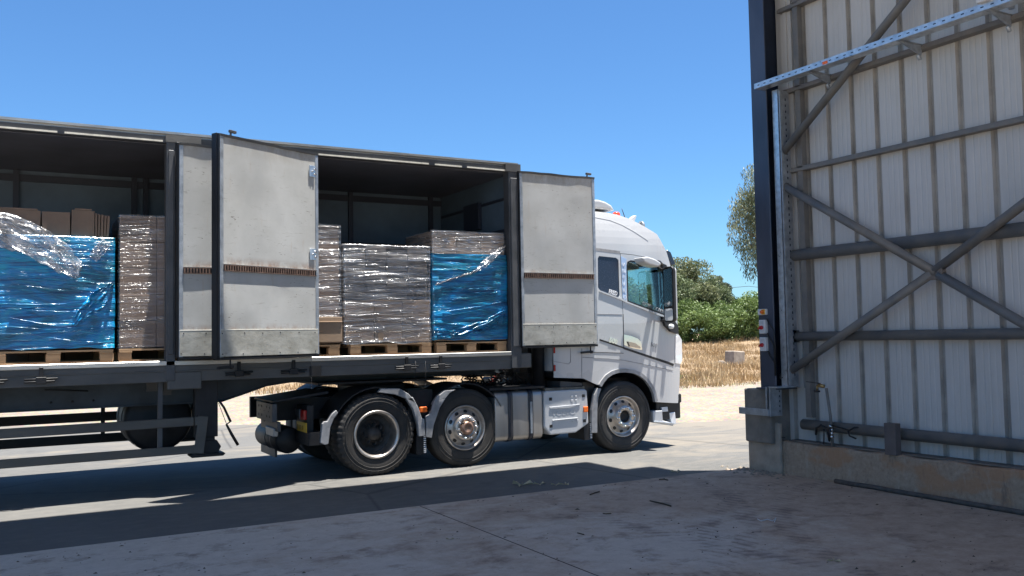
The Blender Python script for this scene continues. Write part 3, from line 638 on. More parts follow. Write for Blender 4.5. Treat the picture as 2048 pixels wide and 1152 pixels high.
def dn(x, yy):
    return .25*(yy > edge_y(x)-1.3+1.6*mnoise.noise(Vector((x*.9, yy*.9, 21)))) + .9*smooth(edge_y(x)+.2, edge_y(x)+5, yy+1.5*mnoise.noise(Vector((x*.4, yy*.4, 0))))*(.35+.65*(mnoise.noise(Vector((x*.5, yy*.5, 7)))>-.15))
blades('dry_grass', 90000, reg, .10, .45, gm, 'golden dry grass covering the field beyond the gravel', 'grass', 5, .016, .55, dn, 5)
wm = leaf_mat('green_weeds', (.13, .20, .05), (.24, .30, .09), 2)
blades('green_weeds', 9000, lambda g: (g.uniform(16, 30), g.uniform(22.5, 27)), .04, .14, wm, 'low green weeds between the gravel and the dry grass', 'weeds', 6, .03, .5, lambda x, yy: 1.0*(mnoise.noise(Vector((x*.35, yy*.8, 2))) > .1), 5)
# concrete block in the grass
tz = terrain_z(28.2, 30)
b = MB(); b.T = Matrix.Translation((28.3, 30.1, tz)) @ Matrix.Rotation(.2, 4, 'Z') @ Matrix.Rotation(.06, 4, 'Y'); b.box(-.42, .42, -.25, .25, -.1, .72); b.build('concrete_block', MAT['conc'], label='weathered grey concrete block standing in the dry grass', cat='concrete block', bevel=.04, seg=2)
b = MB(); b.T = Matrix.Translation((27.6, 29.8, tz)) @ Matrix.Rotation(.5, 4, 'Y'); b.box(-.5, .1, -.15, .15, -.05, .12); b.build('concrete_slab', MAT['conc'], label='broken concrete slab leaning at the foot of the grey block', cat='concrete slab', bevel=.03)

def tree(name, x, y, h, crown_z, rx, rz_, n, leafm, label, group, seed, leaf=.13, nclump=26, droop=0, trunk=True, lumps=None):
    g = np.random.default_rng(seed); z0 = terrain_z(x, y)-.1
    e = empty(name, (x, y, z0), label, 'tree' if trunk else 'bush', group)
    base = Vector((x, y, z0)); cz = z0+crown_z
    cl = []
    for i in range(nclump):
        d = g.normal(size=3); d /= np.linalg.norm(d); rr = g.uniform(.35, 1)**.6
        cl.append((np.array([x+d[0]*rx*rr, y+d[1]*rx*rr, cz+d[2]*rz_*rr]), g.uniform(.22, .46)*min(rx, rz_)))
    if lumps: cl += [(np.array([x+a, y+b_, z0+c_]), r_) for a, b_, c_, r_ in lumps]
    b = MB(); tr = .035*h*.5
    tp = [base, base+Vector((g.normal(0, .1), g.normal(0, .1), crown_z*.5)), Vector((x+g.normal(0, .2), y, cz))]
    b.tube(tp, [tr*1.3, tr, tr*.5], 8)
    for c, r_ in cl[::2]:
        s_ = tp[1].lerp(tp[2], g.uniform(.1, 1)); c = Vector(c); mid = s_.lerp(c, .5)+Vector((0, 0, .12*rz_))
        b.tube([s_, mid, c], [tr*.4, tr*.22, tr*.08], 5, False)
    b.build('trunk', MAT['bark'], e)
    tot = sum(r_**2 for _, r_ in cl); vs = []; 
    A = []
    for c, r_ in cl:
        k = int(n*r_**2/tot); d = g.normal(size=(k, 3)); d /= np.linalg.norm(d, axis=1)[:, None]
        rad = r_*g.uniform(.45, 1.12, k)**.7; p = c+d*rad[:, None]*np.array([1.15, 1.15, .85]); p[:, 2] -= droop*g.random(k)**2*r_*1.2; A.append(p)
    P = np.concatenate(A); k = len(P); a = g.normal(size=(k, 3)); a /= np.linalg.norm(a, axis=1)[:, None]; bb = g.normal(size=(k, 3)); bb -= (a*bb).sum(1)[:, None]*a; bb /= np.linalg.norm(bb, axis=1)[:, None]
    if droop: a = a*.5+np.array([0, 0, -1])*droop; a /= np.linalg.norm(a, axis=1)[:, None]
    L_ = leaf*g.uniform(.6, 1.4, k)[:, None]; W_ = L_*(.28 if droop else .45)
    V = np.stack([P-a*L_*.5, P+bb*W_*.5, P+a*L_*.5, P-bb*W_*.5], 1).reshape(-1, 3)
    me = bpy.data.meshes.new('crown'); me.from_pydata(V.tolist(), [], np.arange(4*k).reshape(-1, 4).tolist()); me.materials.append(leafm)
    link('crown', me, e)
    return e
LG = leaf_mat('bright_green_leaves', (.075, .12, .03), (.21, .29, .09), .9)
LD = leaf_mat('olive_tree_leaves', (.11, .135, .06), (.24, .25, .13), .6)
LE = leaf_mat('grey_green_eucalyptus_leaves', (.10, .125, .065), (.23, .25, .15), .5)
LM = leaf_mat('dull_green_shrub_leaves', (.09, .125, .055), (.20, .235, .115), .8)
G1 = 'bushes along the far edge of the field'
# tall drooping tree partly behind the column
tree('eucalyptus_tree', 46.9, 45.5, 13, 8.9, 2.3, 3.8, 26000, LE, 'tall drooping grey-green tree half hidden behind the warehouse column', 'far trees', 11, .24, 60, .8, lumps=[(-2.6, 0, 6.6, .8), (-2.3, 0, 5.7, .65), (-3.7, 0, 8.0, .5), (-3.3, .3, 7.2, .6), (-2.4, 0, 10.6, .7), (-1.9, 0, 11.9, .7), (-3.0, 0, 9.3, .6), (-2.0, .4, 4.9, .5)])
tree('olive_tree', 40.0, 47.0, 6, 3.7, 1.8, 1.7, 16000, LD, 'round brownish olive-green tree standing above the bushes right of the truck', 'far trees', 12, .17, 46)
tree('olive_tree', 41.9, 46.9, 4.6, 2.7, 1.5, 1.5, 12000, LM, 'soft green tree filling the gap between the round tree and the slim pale one', 'far trees', 14, .15, 40)
tree('olive_tree', 38.3, 46.4, 4.8, 2.9, 1.5, 1.6, 12000, LM, 'soft green tree beside the cab in front of the round olive tree', 'far trees', 15, .15, 40)
tree('olive_tree', 43.9, 48.5, 5.5, 3.3, 1.2, 1.5, 9000, LE, 'slim pale grey-green tree between the round tree and the column', 'far trees', 13, .16, 22)
bl = [(37.3, 44.0, 2.4, 'bright green bush directly right of the truck cab', LG), (38.9, 43.3, 2.1, 'low bright green bush second from the cab', LG), (40.6, 43.5, 2.2, 'wide leafy green bush in the middle of the gap', LG),
      (42.3, 43.2, 2.5, 'light green feathery bush left of the column', LG), (44.0, 43.6, 2.6, 'dense green bush just left of the column', LM), (38.2, 46.5, 3.3, 'tall dull green bush behind the first bright bush', LM), (42.2, 46.0, 3.0, 'dull green bush in front of the slim pale tree', LM),
      (45.8, 44.2, 2.6, 'green bush hidden mostly behind the column', LG)]
for i, (x, y, h, lab, lm_) in enumerate(bl):
    tree('bush', x, y, h*1.15, h*.58, 1.3, h*.60, 10500, lm_, lab, G1, 30+i, .14, 40, 0, False)
# trees beyond the truck, seen through the cab windows and to the right of the column
for i, (x, y, h, lm_, lab) in enumerate([(35.6, 45, 3.4, LM, 'dull green bush seen through the cab door window, rightmost'), (33.9, 44.4, 4.0, LD, 'olive-green bush seen in the middle of the cab door window'), (32.2, 44.8, 4.4, LG, 'green bush seen at the left of the cab door window'),
      (30.4, 45.2, 3.8, LM, 'green bush behind the truck cab'), (28.6, 44.8, 3.4, LD, 'olive bush behind the truck cab rear'), (48, 45, 3.2, LG, 'green bush beyond the wall to the right'), (50.5, 46, 4, LD, 'olive bush beyond the wall, far right')]):
    tree('bush', x, y, h, h*.48, 1.4, h*.52, 7000, lm_, lab, G1, 60+i, .15, 30, 0, False)
b = MB(); wp = [(20+k*1.6, 60, 5.9 - .9*math.sin(math.pi*((k % 12)/12))*.5) for k in range(40)]
b.tube(wp, .02, 5, False); b.build('power_line', MAT['black'], label='thin dark overhead wire crossing the sky behind the trees', cat='overhead wire')

# ================================================================== SEMI-TRAILER
YS = 10.80; XR = 6.20; XL = -7.2; YF = 13.32
TR = empty('semi_trailer', (0, 12.05, 0), 'long grey box semi-trailer with its side doors folded open, loaded with wrapped pallets', 'semi-trailer')
b = MB(); b.box(XL, XR, YS+.03, YF, 4.115, 4.165); b.box(XL, XR, YS-.012, YS+.03, 4.14, 4.168)
b.build('roof', MAT['alu'], TR)
b = MB(); b.box(XL, XR-.02, YS, YS+.09, 4.035, 4.114); b.build('header_rail', MAT['frame'], TR, bevel=.004)
for x0, x1 in ((-.65, .42), (.49, 1.50), (3.2, 4.83), (4.92, 5.32), (5.40, 6.03)):
    b = MB(); b.box(x0, x1, YS-.014, YS-.001, 4.043, 4.062); b.build('seal_strip', MAT['seal'], TR)
b = MB(); b.box(XL+.05, XR-.06, YS+.1, YF-.06, 4.03, 4.114)
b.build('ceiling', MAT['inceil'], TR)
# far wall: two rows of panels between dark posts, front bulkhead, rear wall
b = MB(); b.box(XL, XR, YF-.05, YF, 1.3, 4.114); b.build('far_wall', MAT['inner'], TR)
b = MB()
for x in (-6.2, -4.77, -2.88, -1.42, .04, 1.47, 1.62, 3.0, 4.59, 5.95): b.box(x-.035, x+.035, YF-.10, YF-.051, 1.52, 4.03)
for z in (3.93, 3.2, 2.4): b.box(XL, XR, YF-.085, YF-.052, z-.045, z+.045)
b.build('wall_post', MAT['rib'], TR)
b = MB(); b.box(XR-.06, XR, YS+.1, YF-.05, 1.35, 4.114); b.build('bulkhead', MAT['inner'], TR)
b = MB()
for z in (1.9, 2.35, 2.8, 3.25, 3.7): b.box(XR-.075, XR-.061, YS+.1, YF-.1, z-.02, z+.02)
b.box(XR-.12, XR-.061, YS+1.0, YS+1.5, 3.35, 3.75); b.build('bulkhead_rail', MAT['rib'], TR)
b = MB(); b.box(XL, XL+.06, YS+.03, YF-.05, 1.3, 4.114); b.build('rear_wall', MAT['offw'], TR)
b = MB(); b.box(XL+.06, XR-.06, YS+.04, YF-.05, 1.44, 1.525); b.build('floor_deck', M('worn_ply_deck', (.20, .13, .08), .8, 0, .3, 4), TR)
b = MB(); b.box(XL, XR-.16, YS-.02, YS+.04, 1.475, 1.53); b.build('deck_edge', MAT['alu'], TR, bevel=.006)
b = MB(); b.box(XL, XR-.16, YS, YS+.04, 1.29, 1.474); b.box(XL, XR-.16, YS-.012, YS, 1.405, 1.42); b.build('side_rail', MAT['skirt'], TR, bevel=.003)
b = MB(); b.box(XL, XR-.16, YF-.04, YF, 1.29, 1.44); b.build('side_rail', MAT['skirt'], TR)
# closed side leaves out of frame, behind the open ones, and the posts between bays
b = MB(); b.box(XL+.06, -2.9, YS, YS+.06, 1.531, 4.034); b.build('closed_side_panel', MAT['offw'], TR)
def post(x0, x1, name='corner_post'):
    b = MB(); b.box(x0, x1, YS-.02, YS+.14, 1.30, 4.06); b.box(x0+.02, x1-.02, YS-.035, YS-.02, 1.6, 3.95)
    b.build(name, MAT['frame'], TR, bevel=.006)
post(1.54, 1.64, 'side_post'); post(6.04, 6.20); post(-2.9, -2.8, 'side_post')
b = MB(); b.box(1.53, 1.92, YS-.03, YS-.013, 4.045, 4.13); b.build('header_plate', MAT['skirt'], TR)
b = MB(); b.box(5.99, 6.23, YS-.03, YS-.013, 4.04, 4.15); b.build('header_plate', MAT['skirt'], TR)
b = MB(); b.box(6.05, 6.36, YS-.01, YS+.25, 1.30, 1.50); b.build('corner_casting', MAT['skirt'], TR, bevel=.01)
b = MB(); b.box(1.56, 1.93, YS-.01, YS+.05, 1.20, 1.40); b.build('corner_casting', MAT['skirt'], TR, bevel=.01)
for y in (YS, YF-.3):
    pass
# chassis beams with the tapering neck
for yb in (11.55, 12.55):
    b = MB(); poly = [(XL, 1.42), (XL, 1.0), (2.3, .995), (2.55, 1.07), (2.85, 1.165), (3.15, 1.20), (XR+.1, 1.215), (XR+.1, 1.42)]
    b.prism(poly, yb, yb+.012)
    for (x0, z0), (x1, z1) in zip(poly[1:-1], poly[2:-1]): b.bar((x0, yb+.006, z0), (x1, yb+.006, z1), .12, .014)
    b.build('chassis_beam', MAT['beam'], TR)
b = MB(); k = XL+.4
while k < XR-.2: b.box(k, k+.05, YS+.05, YF-.05, 1.31, 1.43); k += .55
b.box(3.3, XR, 11.56, 12.54, 1.19, 1.21); b.build('cross_member', MAT['beam'], TR)
b = MB(); b.box(6.30, 6.35, 11.2, 12.9, 1.30, 1.62); b.build('front_beam', MAT['frame'], TR)
# labels, small plates and holes on the beam
b = MB()
for u0_, v0_, u1_, v1_ in ((293, 764, 326, 782), (328, 763, 345, 782), (346, 763, 361, 780), (326, 783, 343, 790)):
    a, c = onY(u0_, v0_, 11.53), onY(u1_, v1_, 11.53); b.box(a.x, c.x, 11.535, 11.548, c.z, a.z)
b.build('rating_plate', MAT['skirt'], TR)
b = MB()
for u_, v_ in ((185, 768), (187, 801), (145, 803), (102, 805)):
    p = onY(u_, v_, 11.54); b.lathe([(0, -.008), (.012, -.006), (.014, 0)], (p.x, 11.548, p.z), 'Y', 8)
a = onY(90, 780, 11.5); c = onY(176, 782, 11.5); b.tube([(a.x, 11.52, a.z), (c.x, 11.52, c.z-.0)], .008, 6); b.build('beam_fixings', MAT['black'], TR)
# door locking clamps under the deck edge
def clamp(x):
    e = MB(); e.box(x-.02, x+.02, YS-.035, YS-.012, 1.37, 1.50)
    e.tube([(x-.16, YS-.04, 1.372), (x+.16, YS-.04, 1.378)], .011, 8); e.tube([(x-.16, YS-.05, 1.345), (x+.13, YS-.05, 1.35)], .011, 8)
    e.box(x-.05, x+.05, YS-.06, YS-.013, 1.325, 1.395); e.build('door_clamp', MAT['steel'], TR, bevel=.003)
for u in (-20, 82): clamp(onY(u, 760, YS).x)
for u in (812, 880): clamp(onY(u, 720, YS).x)
clamp(2.35); clamp(3.0)
# side guards (near: two wide rails with an end frame; far: two rails)
SG = MB()
def rail(y, x0, z0a, z1a, x1, z0b, z1b, th=.03):
    SG.add([(x0,y,z0a),(x1,y,z0b),(x1,y+th,z0b),(x0,y+th,z0a),(x0,y,z1a),(x1,y,z1b),(x1,y+th,z1b),(x0,y+th,z1a)], [(0,3,2,1),(4,5,6,7),(0,1,5,4),(1,2,6,5),(2,3,7,6),(3,0,4,7)])
rail(YS+.13, XL+2, .725, .83, 1.87, .765, .868); SG.build('side_guard_rail', MAT['guard'], TR, bevel=.006)
SG = MB(); rail(YS+.13, XL+2, .422, .518, 1.87, .447, .543); SG.build('side_guard_rail', MAT['guard'], TR, bevel=.006)
SG = MB(); SG.bar((1.978, YS+.145, .873), (1.925, YS+.145, .442), .11, .035, up=(0, 1, 0)); SG.bar((1.985, YS+.145, .82), (1.88, YS+.145, .82), .1, .03, up=(0,1,0)); SG.bar((1.945, YS+.145, .495), (1.86, YS+.145, .495), .1, .03, up=(0,1,0))
SG.build('side_guard_end', MAT['guard'], TR, bevel=.004)
for x in (1.50, -1.2, -3.4):
    b = MB(); b.box(x-.02, x+.03, YS+.161, YS+.20, .46, 1.3); b.build('guard_bracket', MAT['frame'], TR)
for z in (.70, .41):
    b = MB(); b.box(XL+2, 1.9, YF-.05, YF-.02, z, z+.12); b.build('side_guard_rail', MAT['steel'], TR)
for x in (1.1, -1.2, -3.4):
    b = MB(); b.box(x-.03, x+.02, YF-.09, YF-.051, .42, 1.3); b.build('guard_bracket', MAT['steel'], TR)
# landing legs
def leg(y, x=2.02):
    b = MB(); b.box(x-.13, x+.13, y, y+.14, .62, 1.3); b.box(x-.10, x+.10, y+.02, y+.12, .47, .62)
    b.prism([(x-.1, .42), (x+.13, .42), (x+.17, .50), (x+.12, .58), (x-.05, .58)], y+.01, y+.13)
    b.prism([(x-.19, .41), (x-.17, .395), (x+.18, .395), (x+.21, .42), (x+.19, .435), (x-.16, .435)], y-.05, y+.19)
    b.build('landing_leg', MAT['steel'], TR, bevel=.006)
leg(10.98); leg(12.85, 2.14)
b = MB(); b.tube([(2.04, 11.12, .9), (2.04, 12.85, .9)], .025, 8); b.tube([(2.0, 11.12, .7), (2.1, 12.85, 1.1)], .02, 8); b.build('leg_shaft', MAT['steel'], TR)
b = MB(); P = [onY(u, v, 10.93) for u, v in ((437, 800), (448, 815), (461, 843), (453, 849), (463, 868), (476, 890))]; b.tube(P, [.014, .014, .016, .014, .018, .018], 8)
b.tube([onY(437, 806, 10.95), onY(453, 848, 10.95)], .004, 5); b.build('crank_handle', MAT['steel'], TR)
# air tank under the beam
b = MB(); xt, zt = 1.60, .80
b.lathe([(0, 0), (.34, .0), (.385, .03), (.40, .08), (.40, .85), (.34, .93), (0, .94)], (xt, 11.75, zt), 'Y', 40)
b.build('air_tank', MAT['steel'], TR)
b = MB()
for d in (.22, .62): b = MB(); b.lathe([(.403, 0), (.409, 0), (.409, .05), (.403, .05)], (xt, 11.75+d, zt), 'Y', 40); b.build('tank_strap', MAT['frame'], TR)
# rear axles (out of frame)
def tyre_prof(R0=.525, w=.29, r_in=.285):
    h = w
    return [(r_in, .03), (r_in+.02, .005), (r_in+.06, -.004), (R0-.10, -.012), (R0-.05, -.004), (R0-.018, .012), (R0-.004, .03), (R0, .05), (R0, h-.05), (R0-.018, h-.012), (R0-.05, h+.004), (R0-.10, h+.012), (r_in+.06, h+.004), (r_in, h-.03)]
for k, x in enumerate((-3.6, -4.95, -6.3)):
    for y, s_ in ((YS+.05, 1), (YF-.4, 1)):
        b = MB(); b.lathe([(0, .06), (.12, .0), (.26, .08), (.285, .02), (.285, .3), (0, .3)], (x, y, .52), 'Y', 32)
        w_ = b.build('wheel', MAT['rimd'], TR); b = MB(); b.lathe(tyre_prof(w=.35), (x, y, .52), 'Y', 48); b.build('tyre', MAT['tyre'], w_)
b = MB(); b.box(-6.9, -3.0, 11.5, 12.6, .8, 1.0)
for x in (-3.6, -4.95, -6.3): b.tube([(x, YS+.3, .52), (x, YF-.3, .52)], .07, 10)
b.build('bogie_frame', MAT['steel'], TR)

# ---- door leaves ---------------------------------------------------------------------
def door(x0, y0, x1, y1, z0, z1, th, hinges_at=None, chain=False, latch=False, label=None):
    """leaf whose liner face runs from (x0,y0) to (x1,y1), seen from the camera side"""
    ex = Vector((x1-x0, y1-y0, 0)); w = ex.length; ex.normalize(); n = Vector((ex.y, -ex.x, 0))   # n towards the viewer
    T = Matrix.Identity(4)
    for i in range(3): T[i][0], T[i][1], T[i][2], T[i][3] = ex[i], -n[i], (0, 0, 1)[i], (x0, y0, 0)[i]
    # local axes: x along leaf, y away from viewer, z up
    dents = [(random.uniform(.1, .9)*w, random.uniform(z0, z1), random.uniform(.1, .3), random.uniform(-.004, .004)) for _ in range(10)]
    b = MB(); b.T = T; nx, nz = 24, 44; vs = []
    for j in range(nz+1):
        for i in range(nx+1):
            x, z = .03+(w-.06)*i/nx, z0+.02+(z1-z0-.04)*j/nz
            vs.append((x, sum(a*math.exp(-((x-cx_)**2+(z-cz_)**2)/s_**2) for cx_, cz_, s_, a in dents), z))
    b.add(vs, [(j*(nx+1)+i, j*(nx+1)+i+1, (j+1)*(nx+1)+i+1, (j+1)*(nx+1)+i) for j in range(nz) for i in range(nx)], True)
    b.box(.005, w-.005, .012, th, z0+.005, z1-.005)
    D = b.build('door', [MAT['liner']], TR, fix=False, label=label)
    b = MB(); b.T = T
    b.box(0, .045, -.008, .02, z0, z1); b.box(w-.045, w, -.008, .02, z0, z1)
    b.build('edge_strip', MAT['galvd'], D, bevel=.003)
    b = MB(); b.T = T                                            # battered, wavy top rail
    N_ = 24
    for i in range(N_):
        xa, xb = w*i/N_, w*(i+1)/N_; da, db = [.008*mnoise.noise(Vector((q*4, z1, x0*3))) for q in (xa, xb)]
        b.add([(xa, -.012, z1-.028+da), (xb, -.012, z1-.028+db), (xb, th, z1-.028+db), (xa, th, z1-.028+da), (xa, -.016, z1+da), (xb, -.016, z1+db), (xb, th, z1+db), (xa, th, z1+da)], [(0,3,2,1),(4,5,6,7),(0,1,5,4),(2,3,7,6)]+([(3,0,4,7)] if i == 0 else [])+([(1,2,6,5)] if i == N_-1 else []))
    b.build('top_rail', MAT['skirt'], D)
    b = MB(); b.T = T; b.box(-.012, 0, .0, th+.01, z0, z1+.005); b.box(-.02, -.004, .03, th, z0-.01, z1+.012)
    b.box(0, w, -.006, th, z0-.03, z0-.001); b.build('rubber_gasket', MAT['black'], D, bevel=.003)
    # kick plate with rivets
    zk = z0+.30; b = MB(); b.T = T; b.box(.006, w-.02, -.010, -.006, z0+.01, zk); b.m = 1; b.box(.006, w-.02, -.0115, -.0101, zk-.004, zk+.007); b.m = 0
    k = b.build('kick_plate', [MAT['plate'], MAT['seal']], D, bevel=.001)
    nrv = max(3, int(w/.24))
    for i in range(nrv+1):
        x = .04+(w-.10)*i/nrv
        for z in (zk-.035, z0+.035): b = MB(); b.T = T; b.lathe([(0, -.015), (.006, -.014), (.008, -.0101)], (x+random.uniform(-.02, .02), 0, z+random.uniform(-.006, .006)), 'Y', 7); b.build('rivet', MAT['black'], k)
    # slotted lashing rail, standing proud
    zr = z0+.985; b = MB(); b.T = T
    b.box(.045, w-.045, -.022, -.004, zr+.028, zr+.036); b.box(.045, w-.045, -.022, -.004, zr-.036, zr-.028); b.m = 1; b.box(.045, w-.045, -.010, -.004, zr-.027, zr+.027); b.m = 0
    x = .05
    while x < w-.06: b.box(x, x+.016, -.022, -.0101, zr-.0275, zr+.0275); x += .034
    b.m = 2; b.box(.045, w-.045, -.0225, -.003, zr+.0365, zr+.041)
    b.build('lashing_rail', [M('rusty_rail', (.17, .11, .085), .7, .3, .5, 20), MAT['black'], MAT['alu']], D)
    for (hx, hz) in hinges_at or []:
        b = MB(); b.T = T; b.box(hx-.07, hx+.02, -.018, -.006, hz-.07, hz+.07); h_ = b.build('hinge_plate', MAT['galv'], D, bevel=.003)
        b = MB(); b.T = T; b.lathe([(0, -.034), (.009, -.032), (.012, -.018)], (hx-.03, 0, hz), 'Y', 10)
        for q in (-.03, .03): b.lathe([(0, -.03), (.013, -.028), (.016, -.018)], (hx+.012, 0, hz+q), 'Y', 10)
        b.build('bolt', MAT['chrome'], h_)
    if latch is not False:
        b = MB(); b.T = T; lx = latch
        b.tube([(lx, .02, z1-.05), (lx, .02, z1+.05)], .013, 8); b.bar((lx-.02, .02, z1+.055), (lx+.07, .02, z1+.05), .035, .03)
        b.build('top_latch', MAT['frame'], D, bevel=.004)
        b = MB(); b.T = T; b.tube([(lx, .03, z0-.12), (lx, .03, z0)], .011, 8); b.bar((lx-.17, .03, z0-.115), (lx+.04, .03, z0-.105), .03, .03); b.lathe([(0,-.02),(.022,-.02),(.022,.02),(0,.02)], (lx+.01, .03, z0-.11), 'Y', 10)
        b.build('door_handle', MAT['steel'], D, bevel=.003)
    return D, T
door(1.66, 10.66, 3.0, 10.70, 1.57, 4.02, .10, label='grey open door leaf mostly hidden behind the swung-out one')
zt = 4.05
DB, TB = door(1.99, 10.06, 3.285, 10.68, 1.565, 4.035, .12, hinges_at=[(1.36, 3.80), (1.36, 2.78), ], latch=.16, label='wide open door leaf swung out towards the viewer, widest of the three')
door(6.19, 10.74, 7.47, 10.76, 1.60, 4.05, .10, latch=1.17, label='open door leaf folded forward in front of the truck cab')
b = MB(); b.tube([onY(623, 712, 10.6), onY(623, 740, 10.62), onY(622, 775, 10.62)], .003, 6)
for k in range(5): p = onY(622.5, 757+k*5, 10.62); b.lathe([(.006, -.004), (.014, 0), (.006, .004)], p, 'X', 8)
b.build('seal_wire', MAT['steel'], TR)
for u in (851, 831):
    b = MB(); b.tube([onY(u, 722, 10.75), onY(u, 752, 10.76), onY(u-1, 768, 10.76)], .0035, 5); p = onY(u, 770, 10.76); b.lathe([(.012, -.003), (.016, 0), (.012, .003)], p, 'Y', 12); b.build('seal_wire', MAT['steel'], TR)
b = MB(); b.box(3.2, 3.34, YS-.03, YS-.013, 1.30, 1.42); b.build('hinge_block', MAT['steel'], TR)
p = onY(690, 745, 11.3); b = MB(); b.box(p.x-.05, p.x+.05, 11.28, 11.33, p.z-.025, p.z+.025); b.build('marker_lamp', MAT['orange'], TR, bevel=.008)
# dark underside parts on the neck, coupling plate and kingpin
b = MB(); b.box(3.4, 5.2, 11.1, 13.0, 1.165, 1.19); b.lathe([(.05, 0), (.05, .14), (.08, .16)], (4.45, 12.05, 1.02), 'Z', 14); b.build('coupling_plate', MAT['steel'], TR)
a, c = onY(946, 738, 11.9), onY(992, 752, 11.9); b = MB(); b.box(a.x, c.x, 11.9, 12.2, c.z, 1.2); b.build('toolbox', MAT['skirt'], TR, bevel=.01)

# ================================================================== CARGO
ZD = 1.53
def pallet(x0, x1, y0, y1, label, zt=1.675):
    e = empty('pallet', ((x0+x1)/2, (y0+y1)/2, ZD-.005), label, 'pallet', 'wooden pallets under the loads')
    xm = (x0+x1)/2
    for xx in (x0+.07, xm, x1-.07):
        for yy in (y0+.06, (y0+y1)/2, y1-.06):
            if yy > y0+.1 and yy < y1-.1: continue
            b = MB(); j = random.uniform(-.01, .01); b.box(xx-.07+j, xx+.07+j, yy-.05, yy+.05, ZD+.022, zt-.043); b.build('block', MAT['wood'], e, bevel=.003)
    for yy in (y0+.06, y1-.06): b = MB(); b.box(x0, x1, yy-.052, yy+.052, ZD, ZD+.021); b.build('bottom_board', MAT['wood'], e, bevel=.002)
    b = MB()
    for xx in (x0+.07, xm, x1-.07): b.box(xx-.068, xx+.068, y0, y1, zt-.042, zt-.021)
    k = y0
    while k < y1-.08: b.box(x0, x1, k, k+.1, zt-.0205, zt); k += .14
    b.build('top_deck', MAT['wood'], e, bevel=.002)
    return e
def cartons(e, x0, x1, y0, y1, z0, z1, nx, nz, mats_, seed, ny=2, gap=.006, jitter=.006, name='cartons'):
    g = random.Random(seed); b = MB(); b.m = 1; b.box(x0+.02, x1-.02, y0+.02, y1-.02, z0, z1-.012); b.m = 0
    dx, dz, dy = (x1-x0)/nx, (z1-z0)/nz, (y1-y0)/ny
    for j in range(nz):
        for i in range(nx):
            jj = g.uniform(-jitter, jitter); b.box(x0+dx*i+gap/2, x0+dx*(i+1)-gap/2, y0+jj, y0+dy, z0+dz*j+gap*.4, z0+dz*(j+1)-gap*.4)
            b.box(x0+dx*i+gap/2, x0+dx*(i+1)-gap/2, y0+dy+.004, y1, z0+dz*j+gap*.4, z0+dz*(j+1)-gap*.4)
    return b.build(name, mats_, e, bevel=.004)
def film(e, name, mat_, x0, x1, y0, y1, z0, z1, amp=.012, seed=1, sag=.02, top=False, parent=True, **kw):
    """wrapped skin round the stack: a creased tube of film"""
    nx, nz, ny = 46, 90, 14; vs = []; per = []
    for i in range(nx+1): per.append((x0+(x1-x0)*i/nx, y0, 0, -1))
    for i in range(1, ny+1): per.append((x1, y0+(y1-y0)*i/ny, 1, 0))
    for i in range(1, nx+1): per.append((x1-(x1-x0)*i/nx, y1, 0, 1))
    for i in range(1, ny): per.append((x0, y1-(y1-y0)*i/ny, -1, 0))
    K = len(per); sd = seed*17.3
    for j in range(nz+1):
        z = z0+(z1-z0)*j/nz
        for (x, y, ax, ay) in per:
            o1 = mnoise.noise(Vector((x*.9+sd, y*.9, z*15+x*.6))) ; o2 = mnoise.noise(Vector((x*2.4+sd, y*2.4, z*36+3))); o3 = mnoise.noise(Vector((x*2.3, y*2.3+sd, z*2.6)))
            d = amp*.55*(o1*.8+o2*.4)+sag*o3*.6+amp*.6
            vs.append((x+ax*d, y+ay*d, z+.012*o3*(1 if j in (0, nz) else 0) + (.02*mnoise.noise(Vector((x*5+sd, y*3, 1))) if j == 0 else 0)))
    fs = [(j*K+i, j*K+(i+1) % K, (j+1)*K+(i+1) % K, (j+1)*K+i) for j in range(nz) for i in range(K)]
    if top:
        b0 = len(vs); 
        vs += [((x0+x1)/2, (y0+y1)/2, z1+.005)]; fs += [(nz*K+i, nz*K+(i+1) % K, b0) for i in range(K)]
    me = bpy.data.meshes.new(name); me.from_pydata(vs, [], fs); me.materials.append(mat_); me.polygons.foreach_set('use_smooth', [True]*len(fs))
    return link(name, me, e if parent else None, **kw)
def gathers(e, mat_, x0, x1, y, z0, z1, n, seed, w=.006, name='film_gather'):
    g = random.Random(seed)
    for k in range(n):
        xa, za = x0+g.random()*(x1-x0)*.3, g.uniform(z0, z1); xb, zb = x1-g.random()*(x1-x0)*.2, za+g.uniform(-.16, .16); zb = min(z1, max(z0, zb))
        b = MB(); m_ = 14; vs = []
        for i in range(m_+1):
            t = i/m_; x = xa+(xb-xa)*t; z = za+(zb-za)*t-.02*math.sin(math.pi*t)*g.uniform(.5, 1); ww = w*(.3+math.sin(math.pi*t))
            vs += [(x, y+.004, z-ww), (x, y-.010, z+ww*.15), (x, y+.002, z+ww)]
        b.add(vs, [(i*3+k_, i*3+k_+1, i*3+k_+4, i*3+k_+3) for i in range(m_) for k_ in range(2)], True); b.build(name, mat_, e, fix=False)
def load(x0, x1, label, y0=10.87, y1=11.85): return empty('wrapped_load', ((x0+x1)/2, (y0+y1)/2, 1.675), label, 'wrapped load', 'wrapped loads standing in the trailer')
Y0, Y1 = 10.87, 11.80
